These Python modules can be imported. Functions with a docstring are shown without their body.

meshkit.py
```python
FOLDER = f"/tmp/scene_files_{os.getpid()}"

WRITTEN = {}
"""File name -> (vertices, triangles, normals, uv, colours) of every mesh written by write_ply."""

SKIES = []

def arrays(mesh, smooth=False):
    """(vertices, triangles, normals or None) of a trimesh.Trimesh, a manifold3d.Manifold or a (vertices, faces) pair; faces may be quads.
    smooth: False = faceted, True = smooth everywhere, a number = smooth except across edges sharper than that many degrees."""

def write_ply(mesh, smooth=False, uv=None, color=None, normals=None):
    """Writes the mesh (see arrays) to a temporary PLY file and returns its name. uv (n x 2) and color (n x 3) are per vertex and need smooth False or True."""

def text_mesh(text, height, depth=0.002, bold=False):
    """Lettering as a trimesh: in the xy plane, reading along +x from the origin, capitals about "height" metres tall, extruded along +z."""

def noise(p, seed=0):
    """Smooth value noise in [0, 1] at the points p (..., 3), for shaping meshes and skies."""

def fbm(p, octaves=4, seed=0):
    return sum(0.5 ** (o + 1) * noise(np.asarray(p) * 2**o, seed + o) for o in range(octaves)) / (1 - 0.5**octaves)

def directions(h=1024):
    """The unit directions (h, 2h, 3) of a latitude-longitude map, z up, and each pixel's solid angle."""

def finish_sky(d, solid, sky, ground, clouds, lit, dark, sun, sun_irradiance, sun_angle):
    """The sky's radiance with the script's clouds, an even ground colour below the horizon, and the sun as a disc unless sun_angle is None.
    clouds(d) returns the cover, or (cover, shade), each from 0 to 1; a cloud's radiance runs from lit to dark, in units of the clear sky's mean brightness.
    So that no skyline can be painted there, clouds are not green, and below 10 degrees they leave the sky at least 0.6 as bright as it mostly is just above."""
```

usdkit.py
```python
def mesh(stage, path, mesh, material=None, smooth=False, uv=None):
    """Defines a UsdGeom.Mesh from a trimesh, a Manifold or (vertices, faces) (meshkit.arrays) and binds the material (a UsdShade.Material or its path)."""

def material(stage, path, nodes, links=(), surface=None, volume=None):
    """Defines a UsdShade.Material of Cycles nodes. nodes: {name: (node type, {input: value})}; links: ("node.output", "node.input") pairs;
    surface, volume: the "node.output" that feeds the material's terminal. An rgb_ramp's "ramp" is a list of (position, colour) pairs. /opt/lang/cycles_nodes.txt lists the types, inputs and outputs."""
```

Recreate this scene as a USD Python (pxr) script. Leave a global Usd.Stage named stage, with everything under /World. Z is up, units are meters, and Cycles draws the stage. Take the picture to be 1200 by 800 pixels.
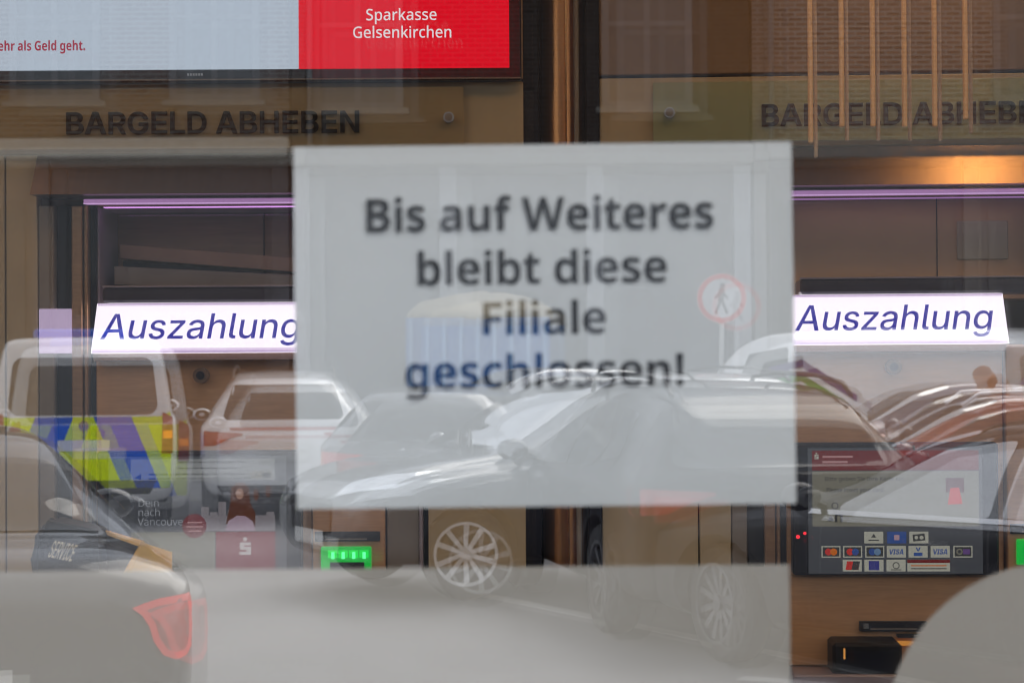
import glob, math, random
import numpy as np, trimesh, manifold3d, usdkit
from meshkit import noise
from pxr import Gf, Sdf, Usd, UsdGeom, UsdLux, UsdShade
from shapely import affinity
from shapely.geometry import Point, Polygon, box as sbox
from shapely.ops import unary_union
from scipy.interpolate import LinearNDInterpolator, PchipInterpolator

random.seed(4)
rng = np.random.default_rng(4)
stage = Usd.Stage.CreateInMemory()
UsdGeom.SetStageUpAxis(stage, 'Z')
world = UsdGeom.Xform.Define(stage, '/World')
UsdGeom.Scope.Define(stage, '/World/Looks')

# ------------------------------------------------------------------ camera, sky, sun, exposure
EXPOSURE = 1.92
CAM = np.array([0.0, -1.16, 1.6])
FPX = 70.0 / 36.0 * 1200.0
PITCH = math.degrees(math.atan(32 / FPX))
ROLL = 0.35
cam = UsdGeom.Camera.Define(stage, '/World/camera')
cam.AddTranslateOp().Set(Gf.Vec3d(*CAM))
cam.AddRotateXOp().Set(90 + PITCH)
cam.AddRotateZOp().Set(-ROLL)
cam.CreateFocalLengthAttr(70.0)
cam.CreateHorizontalApertureAttr(36.0)
cam.CreateVerticalApertureAttr(24.0)
cam.CreateFStopAttr(12.0)
cam.CreateFocusDistanceAttr(4.1)
cam.CreateExposureAttr(EXPOSURE)
cam.CreateClippingRangeAttr(Gf.Vec2f(0.05, 1000))

SUN_DIR = np.array([0.35, -0.55, 0.75]); SUN_DIR /= np.linalg.norm(SUN_DIR)
SKY_STRENGTH = 0.10
dome = UsdLux.DomeLight.Define(stage, '/World/sky')
dome.GetPrim().SetCustomDataByKey('kind', 'structure')
skymat = usdkit.material(stage, '/World/Looks/overcast_sky', {
    'sky': ('sky_texture', {'sky_type': 'single_scattering', 'sun_disc': False, 'sun_elevation': float(math.asin(SUN_DIR[2])), 'sun_rotation': float(math.atan2(SUN_DIR[0], SUN_DIR[1]))}),
    'tc': ('texture_coordinate', {}),
    'n': ('noise_texture', {'scale': 2.2, 'detail': 5.0, 'roughness': 0.55}),
    'r': ('rgb_ramp', {'ramp': [(0.30, (2.6, 2.75, 3.0)), (0.55, (4.2, 4.3, 4.5)), (0.75, (5.6, 5.6, 5.6))]}),
    'm': ('mix_color', {'fac': 0.85}),
    'b': ('background_shader', {'strength': SKY_STRENGTH}),
}, [('tc.generated', 'n.vector'), ('n.fac', 'r.fac'), ('sky.color', 'm.a'), ('r.color', 'm.b'), ('m.result', 'b.color')], surface='b.background')
UsdShade.MaterialBindingAPI.Apply(dome.GetPrim()).Bind(skymat)
sun = UsdLux.DistantLight.Define(stage, '/World/sun')
sun.CreateIntensityAttr(0.16)
sun.CreateAngleAttr(45.0)
sun.CreateColorAttr(Gf.Vec3f(1.0, 0.96, 0.9))
sun.CreateNormalizeAttr(True)
zaxis = Gf.Vec3d(*[float(c) for c in SUN_DIR])
sun.AddTransformOp().Set(Gf.Matrix4d().SetRotate(Gf.Rotation(Gf.Vec3d(0, 0, 1), zaxis)))

# ------------------------------------------------------------------ helpers
used = {}
def numbered(parent, name):
    k = (parent, name); n = used.get(k, 0); used[k] = n + 1
    return name if n == 0 else '%s_%03d' % (name, n)

def tag(p, label=None, cat=None, group=None, kind=None):
    p = p.GetPrim() if hasattr(p, 'GetPrim') else p
    for k, v in (('label', label), ('category', cat), ('group', group), ('kind', kind)):
        if v: p.SetCustomDataByKey(k, v)
    return p

def thing(name, label=None, cat=None, loc=(0, 0, 0), rotz=0.0, group=None, kind=None, parent='/World'):
    path = parent + '/' + numbered(parent, name)
    x = UsdGeom.Xform.Define(stage, path)
    x.AddTranslateOp().Set(Gf.Vec3d(*[float(c) for c in loc])); x.AddRotateZOp().Set(float(rotz))
    tag(x, label, cat, group, kind)
    return path

def obj(parent, name, mesh, m, smooth=False, label=None, cat=None, group=None, kind=None):
    if isinstance(mesh, list): mesh = trimesh.util.concatenate(mesh)
    path = parent + '/' + numbered(parent, name)
    g = usdkit.mesh(stage, path, mesh, m, smooth=smooth)
    tag(g, label, cat, group, kind)
    return path

MATS = {}
def mat(name, base, rough=0.5, metal=0.0, vary=0.0, scale=8.0, bump=0.0, bscale=60.0, coat=0.0, emit=None, es=0.0, spec=0.5, stretch=None, ior=1.5):
    if name in MATS: return MATS[name]
    base = tuple(base)
    p = {'base_color': base, 'roughness': rough, 'metallic': metal, 'specular_ior_level': spec, 'ior': ior}
    if coat: p.update(coat_weight=coat, coat_roughness=0.04)
    if emit: p.update(emission_color=emit, emission_strength=es)
    nodes, links = {'p': ('principled_bsdf', p)}, []
    if vary or bump:
        nodes['tc'] = ('texture_coordinate', {})
        src = 'tc.object'
        if stretch:
            nodes['mp'] = ('mapping', {'scale': stretch}); links.append(('tc.object', 'mp.vector')); src = 'mp.vector'
    if vary:
        nodes['n'] = ('noise_texture', {'scale': scale, 'detail': 5.0, 'roughness': 0.6})
        lo, hi = [tuple(min(1, c * k) for c in base) for k in (1 - vary, 1 + vary)]
        nodes['r'] = ('rgb_ramp', {'ramp': [(0.3, lo), (0.7, hi)]})
        links += [(src, 'n.vector'), ('n.fac', 'r.fac'), ('r.color', 'p.base_color')]
    if bump:
        nodes['bn'] = ('noise_texture', {'scale': bscale, 'detail': 3.0})
        nodes['b'] = ('bump', {'strength': bump, 'distance': 0.004})
        links += [(src, 'bn.vector'), ('bn.fac', 'b.height'), ('b.normal', 'p.normal')]
    MATS[name] = usdkit.material(stage, '/World/Looks/' + name, nodes, links, surface='p.BSDF')
    return MATS[name]

EM = 0.375          # what a screen gives off, against the daylight outside
def glow(name, color, strength):
    strength = strength * EM
    if name not in MATS:
        MATS[name] = usdkit.material(stage, '/World/Looks/' + name, {'e': ('emission', {'color': color, 'strength': strength})}, [], surface='e.emission')
    return MATS[name]

def pane_mat(name, r0, tint=(1, 1, 1)):
    """Window glass: clear, with a mirror reflection that grows towards grazing."""
    return usdkit.material(stage, '/World/Looks/' + name, {
        'lw': ('layer_weight', {'blend': 0.5}), 'pw': ('math', {'math_type': 'power', 'value2': 5.0}),
        'ma': ('math', {'math_type': 'multiply_add', 'value2': 1 - r0, 'value3': r0}),
        't': ('transparent_bsdf', {'color': tint}), 'g': ('glossy_bsdf', {'color': (1, 1, 1), 'roughness': 0.0}), 'm': ('mix_closure', {})},
        [('lw.facing', 'pw.value1'), ('pw.value', 'ma.value1'), ('ma.value', 'm.fac'), ('t.BSDF', 'm.closure1'), ('g.BSDF', 'm.closure2')], surface='m.closure')

def bx(x0, x1, y0, y1, z0, z1, c=0.0):
    lo, hi = np.minimum([x0, y0, z0], [x1, y1, z1]), np.maximum([x0, y0, z0], [x1, y1, z1])
    if not c:
        m = trimesh.creation.box(hi - lo); m.apply_translation((lo + hi) / 2); return m
    c = min(c, (hi - lo).min() * 0.45)
    pts = []
    for s in np.ndindex(2, 2, 2):
        corner = np.where(s, hi, lo); sg = np.where(s, -1, 1)
        for k in range(3):
            p = corner + sg * c; p[k] = corner[k]; pts.append(p)
    return trimesh.convex.convex_hull(np.array(pts))

def cyl(p0, p1, r, n=20):
    return trimesh.creation.cylinder(radius=r, segment=[p0, p1], sections=n)

def tube(pts, r, n=8):
    pts = np.asarray(pts, float); t = np.gradient(pts, axis=0); t /= np.linalg.norm(t, axis=1, keepdims=True)
    a = np.cross(t, [0.31, 0.17, 0.93]); a /= np.linalg.norm(a, axis=1, keepdims=True); b = np.cross(t, a)
    an = np.arange(n) * 2 * np.pi / n
    v = pts[:, None] + r * (np.cos(an)[None, :, None] * a[:, None] + np.sin(an)[None, :, None] * b[:, None])
    f = []
    for i in range(len(pts) - 1):
        for j in range(n):
            q = [i * n + j, i * n + (j + 1) % n, (i + 1) * n + (j + 1) % n, (i + 1) * n + j]
            f += [[q[0], q[1], q[2]], [q[0], q[2], q[3]]]
    return trimesh.Trimesh(v.reshape(-1, 3), f, process=False)

def geoms(g):
    return [x for x in getattr(g, 'geoms', [g]) if x.geom_type == 'Polygon' and x.area > 1e-10]

def plate(shape, y, t, off=(0, 0)):
    """A flat shape given in (x, z), standing upright: front face at y - t, back at y."""
    out = []
    for g in geoms(shape):
        m = trimesh.creation.extrude_polygon(g, t, engine='earcut')
        v = m.vertices.copy(); m.vertices = np.c_[v[:, 0] + off[0], y - v[:, 2], v[:, 1] + off[1]]; m.fix_normals() if False else None
        m.faces = m.faces if np.linalg.det([[1, 0, 0], [0, 0, -1], [0, 1, 0]]) > 0 else m.faces[:, ::-1]
        out.append(m)
    return trimesh.util.concatenate(out)

FONTS = '/opt/blender-*/*/datafiles/fonts/'
def letter_shape(text, font='NotoSansKhmer*', axes=(600, 100), width=None, cap=None, shear=0.0, size=150):
    """Outline of a line of lettering: left end at x = 0, base line at y = 0, capitals of height cap, stretched to the width."""
    from PIL import Image, ImageDraw, ImageFont
    try:
        f = ImageFont.truetype(glob.glob(FONTS + font)[0], size); f.set_variation_by_axes(list(axes))
    except Exception:
        f = ImageFont.truetype(glob.glob(FONTS + 'Inter.woff2')[0], size)
    x0, y0, x1, y1 = f.getbbox(text, anchor='ls')
    ct = -f.getbbox('H', anchor='ls')[1]
    im = Image.new('L', (x1 - x0 + 8, y1 - y0 + 8))
    ImageDraw.Draw(im).text((4 - x0, 4 - y0), text, 255, f, anchor='ls')
    on = np.pad(np.asarray(im) > 127, ((0, 0), (1, 1))).astype(np.int8)
    rows, starts = np.nonzero(np.diff(on, axis=1) == 1); ends = np.nonzero(np.diff(on, axis=1) == -1)[1]
    from shapely import box, union_all
    s = union_all(box(starts, -rows - 1, ends, -rows)).buffer(0.7).buffer(-0.7).simplify(0.6)
    s = affinity.translate(s, -4, 4 - y0)
    cap = cap or 0.02; k = cap / ct
    kx = width / (x1 - x0) if width else k
    if shear and width: kx = (width - shear * cap) / (x1 - x0)
    s = affinity.affine_transform(s, [kx, shear * k, 0, k, 0, 0])
    return s

def rrect(x0, x1, z0, z1, r):
    return sbox(min(x0, x1) + r, min(z0, z1) + r, max(x0, x1) - r, max(z0, z1) - r).buffer(r, quad_segs=4)

def unproject(px, py, d):
    """The point that photograph pixel (px, py) shows at the distance d along the view."""
    a = math.radians(ROLL); dx, dy = px - 600, py - 400
    dx, dy = dx * math.cos(a) - dy * math.sin(a), dx * math.sin(a) + dy * math.cos(a)
    p = math.radians(PITCH)
    up, fw = -dy, FPX
    y, z = fw * math.cos(p) - up * math.sin(p), fw * math.sin(p) + up * math.cos(p)
    return CAM + np.array([dx, y, z]) * d / y

def street(px, d):
    """Ground point of the street that shows at photograph column px, d metres along the reflected view."""
    w = unproject(px, 432, d)
    return np.array([w[0], -w[1] + 0.012, 0.0])

# ------------------------------------------------------------------ materials
M = dict(
    beige=mat('beige_wall_panel', (0.47, 0.37, 0.24), 0.6, spec=0.15, vary=0.10, scale=3.0, bump=0.03, bscale=120),
    brown=mat('brown_wall_panel', (0.26, 0.165, 0.095), 0.6, spec=0.15, vary=0.12, scale=4.0),
    copper=mat('copper_metal', (0.55, 0.24, 0.09), 0.26, 0.95, vary=0.12, scale=6.0, stretch=(40, 40, 0.6)),
    bronze=mat('bronze_metal', (0.42, 0.235, 0.125), 0.36, 0.75, vary=0.12, scale=20.0, stretch=(1, 1, 14)),
    fascia=mat('copper_coloured_front', (0.54, 0.28, 0.125), 0.42, 0.3, vary=0.10, scale=20.0, stretch=(1, 1, 14)),
    bronze_dark=mat('dark_bronze_metal', (0.24, 0.14, 0.085), 0.32, 0.7, vary=0.15, scale=10.0, stretch=(1, 1, 12)),
    black=mat('black_plastic', (0.012, 0.012, 0.016), 0.45, spec=0.12),
    navy=mat('blue_black_panel', (0.010, 0.011, 0.020), 0.4, spec=0.12),
    grey=mat('grey_coated_metal', (0.22, 0.18, 0.145), 0.5, 0.2, vary=0.05),
    mauve=mat('grey_mauve_panel', (0.27, 0.22, 0.25), 0.45, vary=0.08),
    steel=mat('brushed_steel', (0.5, 0.5, 0.5), 0.3, 0.9),
    letter=mat('black_lettering', (0.012, 0.011, 0.011), 0.6, spec=0.06),
    paper=mat('white_paper', (0.78, 0.805, 0.83), 0.75, vary=0.018, scale=9, spec=0.2),
    film=mat('frosted_film', (0.50, 0.465, 0.425), 0.7, vary=0.012, scale=5, spec=0.2),
    ink=mat('black_ink', (0.008, 0.009, 0.010), 0.7, spec=0.04),
    floor=mat('hall_floor_tiles', (0.16, 0.14, 0.12), 0.25, vary=0.15, scale=3),
    ceiling=mat('white_ceiling', (0.6, 0.57, 0.52), 0.8),
    wood=mat('oak_slat_wood', (0.85, 0.50, 0.22), 0.4, vary=0.2, scale=9, stretch=(12, 12, 0.8)),
    card=mat('orange_cardboard', (0.95, 0.56, 0.16), 0.7, vary=0.1),
    bag=mat('black_bag_fabric', (0.02, 0.02, 0.02), 0.75, bump=0.3, bscale=300),
    palegold=mat('reflective_lettering', (0.9, 0.82, 0.66), 0.4),
    tyre=mat('tyre_rubber', (0.015, 0.015, 0.016), 0.7),
    rim=mat('alloy_rim', (0.80, 0.81, 0.83), 0.35, 0.35),
    dark_rim=mat('dark_alloy_rim', (0.16, 0.16, 0.17), 0.3, 0.6),
    carglass=mat('dark_car_glass', (0.018, 0.02, 0.022), 0.02, ior=1.65),
    screen_glass=mat('car_windscreen_glass', (0.03, 0.033, 0.036), 0.02, ior=8.0),
    house_glass=mat('dark_house_glass', (0.02, 0.022, 0.025), 0.03, ior=1.5),
    trim=mat('black_car_trim', (0.02, 0.02, 0.022), 0.45),
    chrome=mat('chrome_trim', (0.9, 0.9, 0.92), 0.08, 1.0),
    lamp=mat('headlamp_glass', (0.75, 0.78, 0.82), 0.05, 0.5, coat=1.0),
    tail=mat('red_lamp_plastic', (0.35, 0.012, 0.014), 0.08, coat=1.0),
    tail_on=mat('glowing_red_lamp', (0.35, 0.012, 0.014), 0.08, coat=1.0, emit=(1, 0.06, 0.06), es=0.035),
    taillit=mat('lit_red_lamp', (0.5, 0.01, 0.01), 0.2, emit=(1, 0.05, 0.06), es=0.2),
    amber=mat('amber_lamp', (0.8, 0.22, 0.01), 0.1, emit=(1, 0.25, 0.01), es=0.35),
    plate=mat('number_plate_white', (0.75, 0.75, 0.73), 0.4),
)

# ------------------------------------------------------------------ the two panes and the papers stuck behind them
def quad_panes():
    t = thing('shop_window', 'large double glazed shop window that mirrors the street, with notices behind it', 'window', (0, 0, 0))
    fr = mat('dark_window_frame', (0.03, 0.03, 0.032), 0.4, 0.5)
    outer = bx(-3.1, 3.1, -0.003, 0.003, 0.5, 2.9)
    obj(t, 'outer_pane', outer, pane_mat('outer_pane_glass', 0.124))
    inner = bx(-3.09, 3.09, -0.003, 0.003, 0.51, 2.89)
    a, b = 0.0040, -0.0022
    inner.apply_transform(trimesh.transformations.rotation_matrix(-a, [0, 0, 1]) @ trimesh.transformations.rotation_matrix(b, [1, 0, 0], [0, 0, 1.6]))
    inner.apply_translation((0, 0.024, 0))
    obj(t, 'inner_pane', inner, pane_mat('inner_pane_glass', 0.088, (0.985, 0.99, 0.985)))
    for x0, x1, z0, z1 in ((-3.2, -3.1, 0.4, 3.0), (3.1, 3.2, 0.4, 3.0), (-3.1, 3.1, 0.4, 0.5), (-3.1, 3.1, 2.9, 3.0)):
        obj(t, 'frame', bx(x0, x1, -0.05, 0.06, z0, z1, 0.004), fr)
quad_panes()
PD = 1.16 + 0.052
PX = PD / FPX
def sheet(x0, x1, z0, z1, y, bulge, nx=24, nz=18, seed=0, t=0.0004):
    xs, zs = np.linspace(x0, x1, nx), np.linspace(z0, z1, nz)
    X, Z = np.meshgrid(xs, zs)
    Y = y + bulge * noise(np.stack([X * 9, Z * 9, X * 0 + seed], -1), seed)
    front = np.stack([X, Y, Z], -1).reshape(-1, 3); back = front + [0, t, 0]; n = nx * nz; f = []
    for i in range(nz - 1):
        for j in range(nx - 1):
            a = i * nx + j; f += [[a, a + 1, a + nx + 1], [a, a + nx + 1, a + nx], [n + a, n + a + nx + 1, n + a + 1], [n + a, n + a + nx, n + a + nx + 1]]
    for a, b in ([(j, j + 1) for j in range(nx - 1)] + [((i + 0) * nx + nx - 1, (i + 1) * nx + nx - 1) for i in range(nz - 1)] +
                 [((nz - 1) * nx + j + 1, (nz - 1) * nx + j) for j in range(nx - 1)] + [((i + 1) * nx, i * nx) for i in range(nz - 1)]):
        f += [[a, n + a, n + b], [a, n + b, b]]
    return trimesh.Trimesh(np.vstack([front, back]), f, process=False)

def rot_y(m, deg, c):
    m.apply_transform(trimesh.transformations.rotation_matrix(math.radians(deg), [0, 1, 0], c)); return m

TILT = -0.30       # the sheets hang a little askew
c = unproject(638, 381, PD)
y_paper = c[1] - 0.004
nt = thing('paper_notice', 'white A4 notice with black text, stuck in the middle of the window', 'notice', (c[0], y_paper, c[2]))
w, h = 583 * PX, 423 * PX
obj(nt, 'sheet', rot_y(sheet(-w / 2, w / 2, -h / 2, h / 2, 0.0, 0.0018), TILT, [0, 0, 0]), M['paper'], smooth=40)
for s, x0, x1, base, cap in (('Bis auf Weiteres', 427, 839, 269.5, 38), ('bleibt diese', 487, 784, 332, 37.5), ('Filiale', 562, 712, 391, 37.5), ('geschlossen!', 473, 803, 453, 37.5)):
    sh = letter_shape(s, axes=(640, 100), width=(x1 - x0) * PX, cap=cap * PX)
    sh = affinity.translate(sh, (x0 - 638 - (base - 381) * 0.0) * PX, (381 - base + (x0 + x1 - 1276) / 2 * 0.0) * PX)
    sh = affinity.scale(sh, 1, 1)
    obj(nt, 'lettering', rot_y(plate(sh, -0.0003, 0.0003), TILT, [0, 0, 0]), M['ink'])
# the long white sheet along the lower edge and the round sticker
cs = unproject(380, 760, PD)
hs = 200 * PX
c2 = unproject(925, 661, PD); c3 = unproject(-60, 670.5, PD)
st = obj('/World', 'window_film_strip', rot_y(sheet(c3[0], c2[0], c2[2] - 0.24, c2[2], y_paper + 0.004, 0.0, 30, 8), TILT + 0.12, [c2[0], 0, c2[2]]), M['film'], smooth=40,
         label='broad pale white strip stuck across the bottom of the window', cat='window film')
cc = unproject(1236, 858, PD)
disc = Point(0, 0).buffer(199 * PX, quad_segs=32)
obj('/World', 'round_sticker', plate(disc, y_paper, 0.0005, (cc[0], cc[2])), M['film'], label='round white sticker cut off by the lower right corner of the window', cat='sticker')

# ------------------------------------------------------------------ the hall behind the glass
AD = 3.5                              # distance from the camera to the wall of machines
S = AD / FPX                          # metres to one photograph pixel there
YW = AD - 1.16
def zz(v): return 1.6 + (429.5 - v) * S
class Bay:
    def __init__(self, px, rot, yoff=0.0):
        w = unproject(px, 430, AD); self.o = np.array([w[0], YW + yoff, 0.0]); self.rot = rot
        self.dz = w[2] - 1.6
    def loc(self, u, y=0.0):
        a = math.radians(self.rot)
        return (self.o[0] + u * S * math.cos(a) - y * math.sin(a), self.o[1] + u * S * math.sin(a) + y * math.cos(a), 0.0)
LEFT, RIGHT = Bay(-107, 0.0), Bay(705, -3.0, 0.02)
LEFT.zo, RIGHT.zo = -0.0042 - 0.0018, 0.0015

struct = lambda name, mesh, m, **k: obj('/World', name, mesh, m, kind='structure', **k)
struct('hall_floor', bx(-3.4, 3.4, 0.25, 3.4, -0.1, 0.02), M['floor'])
struct('hall_ceiling', bx(-3.4, 3.4, 0.25, 3.4, 3.02, 3.12), M['ceiling'])
struct('hall_wall_left', bx(-3.5, -3.4, 0.25, 3.4, 0.02, 3.02), M['beige'])
struct('hall_wall_right', bx(3.4, 3.5, 0.25, 3.4, 0.02, 3.02), M['beige'])
struct('hall_wall_back', bx(-3.4, 3.4, 3.4, 3.5, 0.02, 3.02), M['brown'])
lamp_warm = glow('warm_downlight', (1.0, 0.60, 0.24), 44.0)
for i, (x, y) in enumerate([(-1.9, 1.2), (-0.75, 1.1), (0.35, 1.35), (1.15, 1.2), (2.3, 1.2), (-1.3, 1.9), (0.99, 2.08)]):
    t = thing('ceiling_downlight', 'round warm ceiling downlight in the bank hall', 'ceiling light', (x, y, 3.02), group='warm downlights in the hall ceiling')
    obj(t, 'ring', trimesh.creation.annulus(0.075, 0.095, 0.016), M['steel'])
    obj(t, 'lamp_disc', trimesh.creation.cylinder(0.073, 0.006, sections=24), lamp_warm)

# wall panels of the two bays (beige, with recessed joints)
wl = thing('machine_wall', kind='structure', loc=(0, 0, 0))
def bay_panel(bay, u0, u1, v0, v1, m, y0=0.0, t=0.03, name='panel'):
    q = bx(u0 * S, u1 * S, y0, y0 + t, zz(v1) + bay.zo, zz(v0) + bay.zo, 0.0015)
    a = math.radians(bay.rot)
    q.apply_transform(trimesh.transformations.rotation_matrix(a, [0, 0, 1])); q.apply_translation(bay.o)
    return obj(wl, name, q, m)
FLOOR_V = 429.5 + 1.58 / S
for bay in (LEFT, RIGHT):
    if bay is RIGHT:
        bay_panel(bay, 0, 722, -520, 85, M['brown'])
    else:
        bay_panel(bay, -1500, 722, -520, 85, M['brown'])
    bay_panel(bay, 0, 722, 89, 171, M['beige'])
    bay_panel(bay, 0, 112.5, 172, FLOOR_V, M['beige'])
    bay_panel(bay, 114.5, 151, 172, FLOOR_V, M['beige'])
    bay_panel(bay, 608, 722, 172, FLOOR_V, M['beige'])
    bay_panel(bay, -2, 724, 84, 90, M['black'], 0.028, 0.01, 'joint_strip')
    bay_panel(bay, 602, 608, 172, FLOOR_V, M['black'], 0.028, 0.01, 'joint_strip')
    bay_panel(bay, 112, 115, 172, FLOOR_V, M['black'], 0.028, 0.01, 'joint_strip')
bay_panel(LEFT, -1500, -4, 89, FLOOR_V, M['beige'])
bay_panel(RIGHT, 726, 1500, -520, FLOOR_V, M['beige'])

# the copper column between the bays
cx = unproject(660, 430, AD)
col = thing('copper_column', 'shiny copper column between dark panels, dividing the two machine bays', 'column', (cx[0], YW, 0.02))
H = 2.99
th = np.linspace(-math.pi / 2, math.pi / 2, 25)
ring = [(0.040 * math.sin(t) + 0.002, 0.07 - 0.052 * math.cos(t)) for t in th] + [(0.043, 0.12), (-0.038, 0.12)]
prof = Polygon(ring)
mcol = trimesh.creation.extrude_polygon(prof, H, engine='earcut')
obj(col, 'shaft', mcol, M['copper'], smooth=35)
for x0, x1, y0, mm in ((-47, -26, 0.012, M['navy']), (29, 45, 0.012, M['navy']), (-26, -24, 0.05, M['black'])):
    obj(col, 'side_panel', bx(x0 * S, x1 * S, y0, 0.13, 0, H, 0.002), mm)
obj(col, 'painted_highlight', bx(4.2 * S, 6.6 * S, 0.012, 0.03, 0, H, 0.001), mat('copper_highlight_paint', (1.0, 0.48, 0.16), 0.16, 1.0))  # highlight on the shaft, put in as a strip of lighter copper
obj(col, 'grey_rib', bx(15 * S, 21 * S, 0.014, 0.05, 0, H, 0.002), M['grey'])
obj(col, 'joint_ring', bx(-24 * S, 29 * S, 0.024, 0.028, 1.96, 1.963), M['black'])

# glass name plates
def name_plate(bay, px_label, gname, gcol):
    u0, u1, v0, v1 = 63, 652, 96.5, 167
    t = thing('glass_name_plate', px_label, 'sign', bay.loc((u0 + u1) / 2), bay.rot)
    uc = (u0 + u1) / 2; X = lambda u: (u - uc) * S; Z = lambda v: zz(v) + bay.zo
    gm = usdkit.material(stage, '/World/Looks/' + gname, {'p': ('principled_bsdf', {'base_color': gcol, 'roughness': 0.08, 'alpha': 0.6, 'specular_ior_level': 0.3})}, [], surface='p.BSDF')
    obj(t, 'glass_sheet', bx(X(u0), X(u1), -0.022, -0.014, Z(v1), Z(v0), 0.001), gm)
    sh = letter_shape('BARGELD ABHEBEN', 'Inter*', (24, 640), 346 * S, 25.5 * S)
    obj(t, 'lettering', plate(sh, -0.022, 0.006, (X(187), Z(149.5))), M['letter'])
    for u in (u0 + 19, u1 - 17):
        b = cyl([X(u), -0.036, Z(133)], [X(u), -0.001, Z(133)], 6.2 * S, 24)
        bt = obj(t, 'bolt', b, M['steel'], smooth=30)
        obj(t, 'bolt_cap', cyl([X(u), -0.040, Z(133)], [X(u), -0.0362, Z(133)], 4.4 * S, 24), M['grey'], smooth=30)
name_plate(LEFT, 'glass plate reading BARGELD ABHEBEN under the television', 'clear_plate_glass', (0.46, 0.37, 0.22))
name_plate(RIGHT, 'greenish glass plate reading BARGELD ABHEBEN on the right, behind the hanging rods', 'green_plate_glass', (0.46, 0.50, 0.32))

# ------------------------------------------------------------------ cash machines
red_d = glow('screen_dark_red', (0.30, 0.018, 0.016), 0.28)
scr_grey = glow('screen_grey', (0.20, 0.21, 0.24), 0.18)
scr_pale = glow('screen_pale', (0.50, 0.47, 0.37), 0.22)
scr_white = glow('screen_white', (0.8, 0.78, 0.66), 0.30)
scr_text = glow('screen_text', (0.05, 0.05, 0.05), 0.5)
scr_blue = glow('screen_blue', (0.03, 0.07, 0.25), 0.6)
scr_red = glow('screen_red', (0.5, 0.03, 0.025), 0.6)
scr_orange = glow('screen_orange', (0.55, 0.13, 0.01), 0.6)
scr_brown = glow('screen_hair', (0.10, 0.035, 0.02), 0.6)
scr_skin = glow('screen_skin', (0.34, 0.19, 0.14), 0.6)
sign_white = glow('lit_sign_white', (0.98, 0.88, 1.0), 1.15)
led = glow('violet_led', (0.34, 0.17, 0.38), 0.85)

def S_logo(h):
    k = h / 10.0
    bars = [sbox(-3.2, 4.8, 3.4, 6.6), sbox(-3.2, 2.4, -1.2, 6.6), sbox(-3.2, 2.0, 3.4, 3.4), sbox(1.0, -1.2, 3.4, 3.6), sbox(-3.2, -3.0, 3.4, -1.2), sbox(-3.2, 1.9, 3.4, 3.6)]
    s = unary_union([sbox(-3.2, 4.9, 3.6, 6.6), sbox(-3.2, 2.2, -0.6, 6.6), sbox(-3.2, 2.2, 3.6, 3.9), sbox(0.8, -1.0, 3.6, 3.9), sbox(-3.6, -1.0, 3.6, 0.9)])
    s = s.difference(unary_union([sbox(-0.6, 3.9, 4.0, 4.9), sbox(-4, 0.9, 0.8, 2.2)])).union(Point(0, 8.6).buffer(1.25))
    return affinity.scale(s, k, k, origin=(0, 0))

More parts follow.
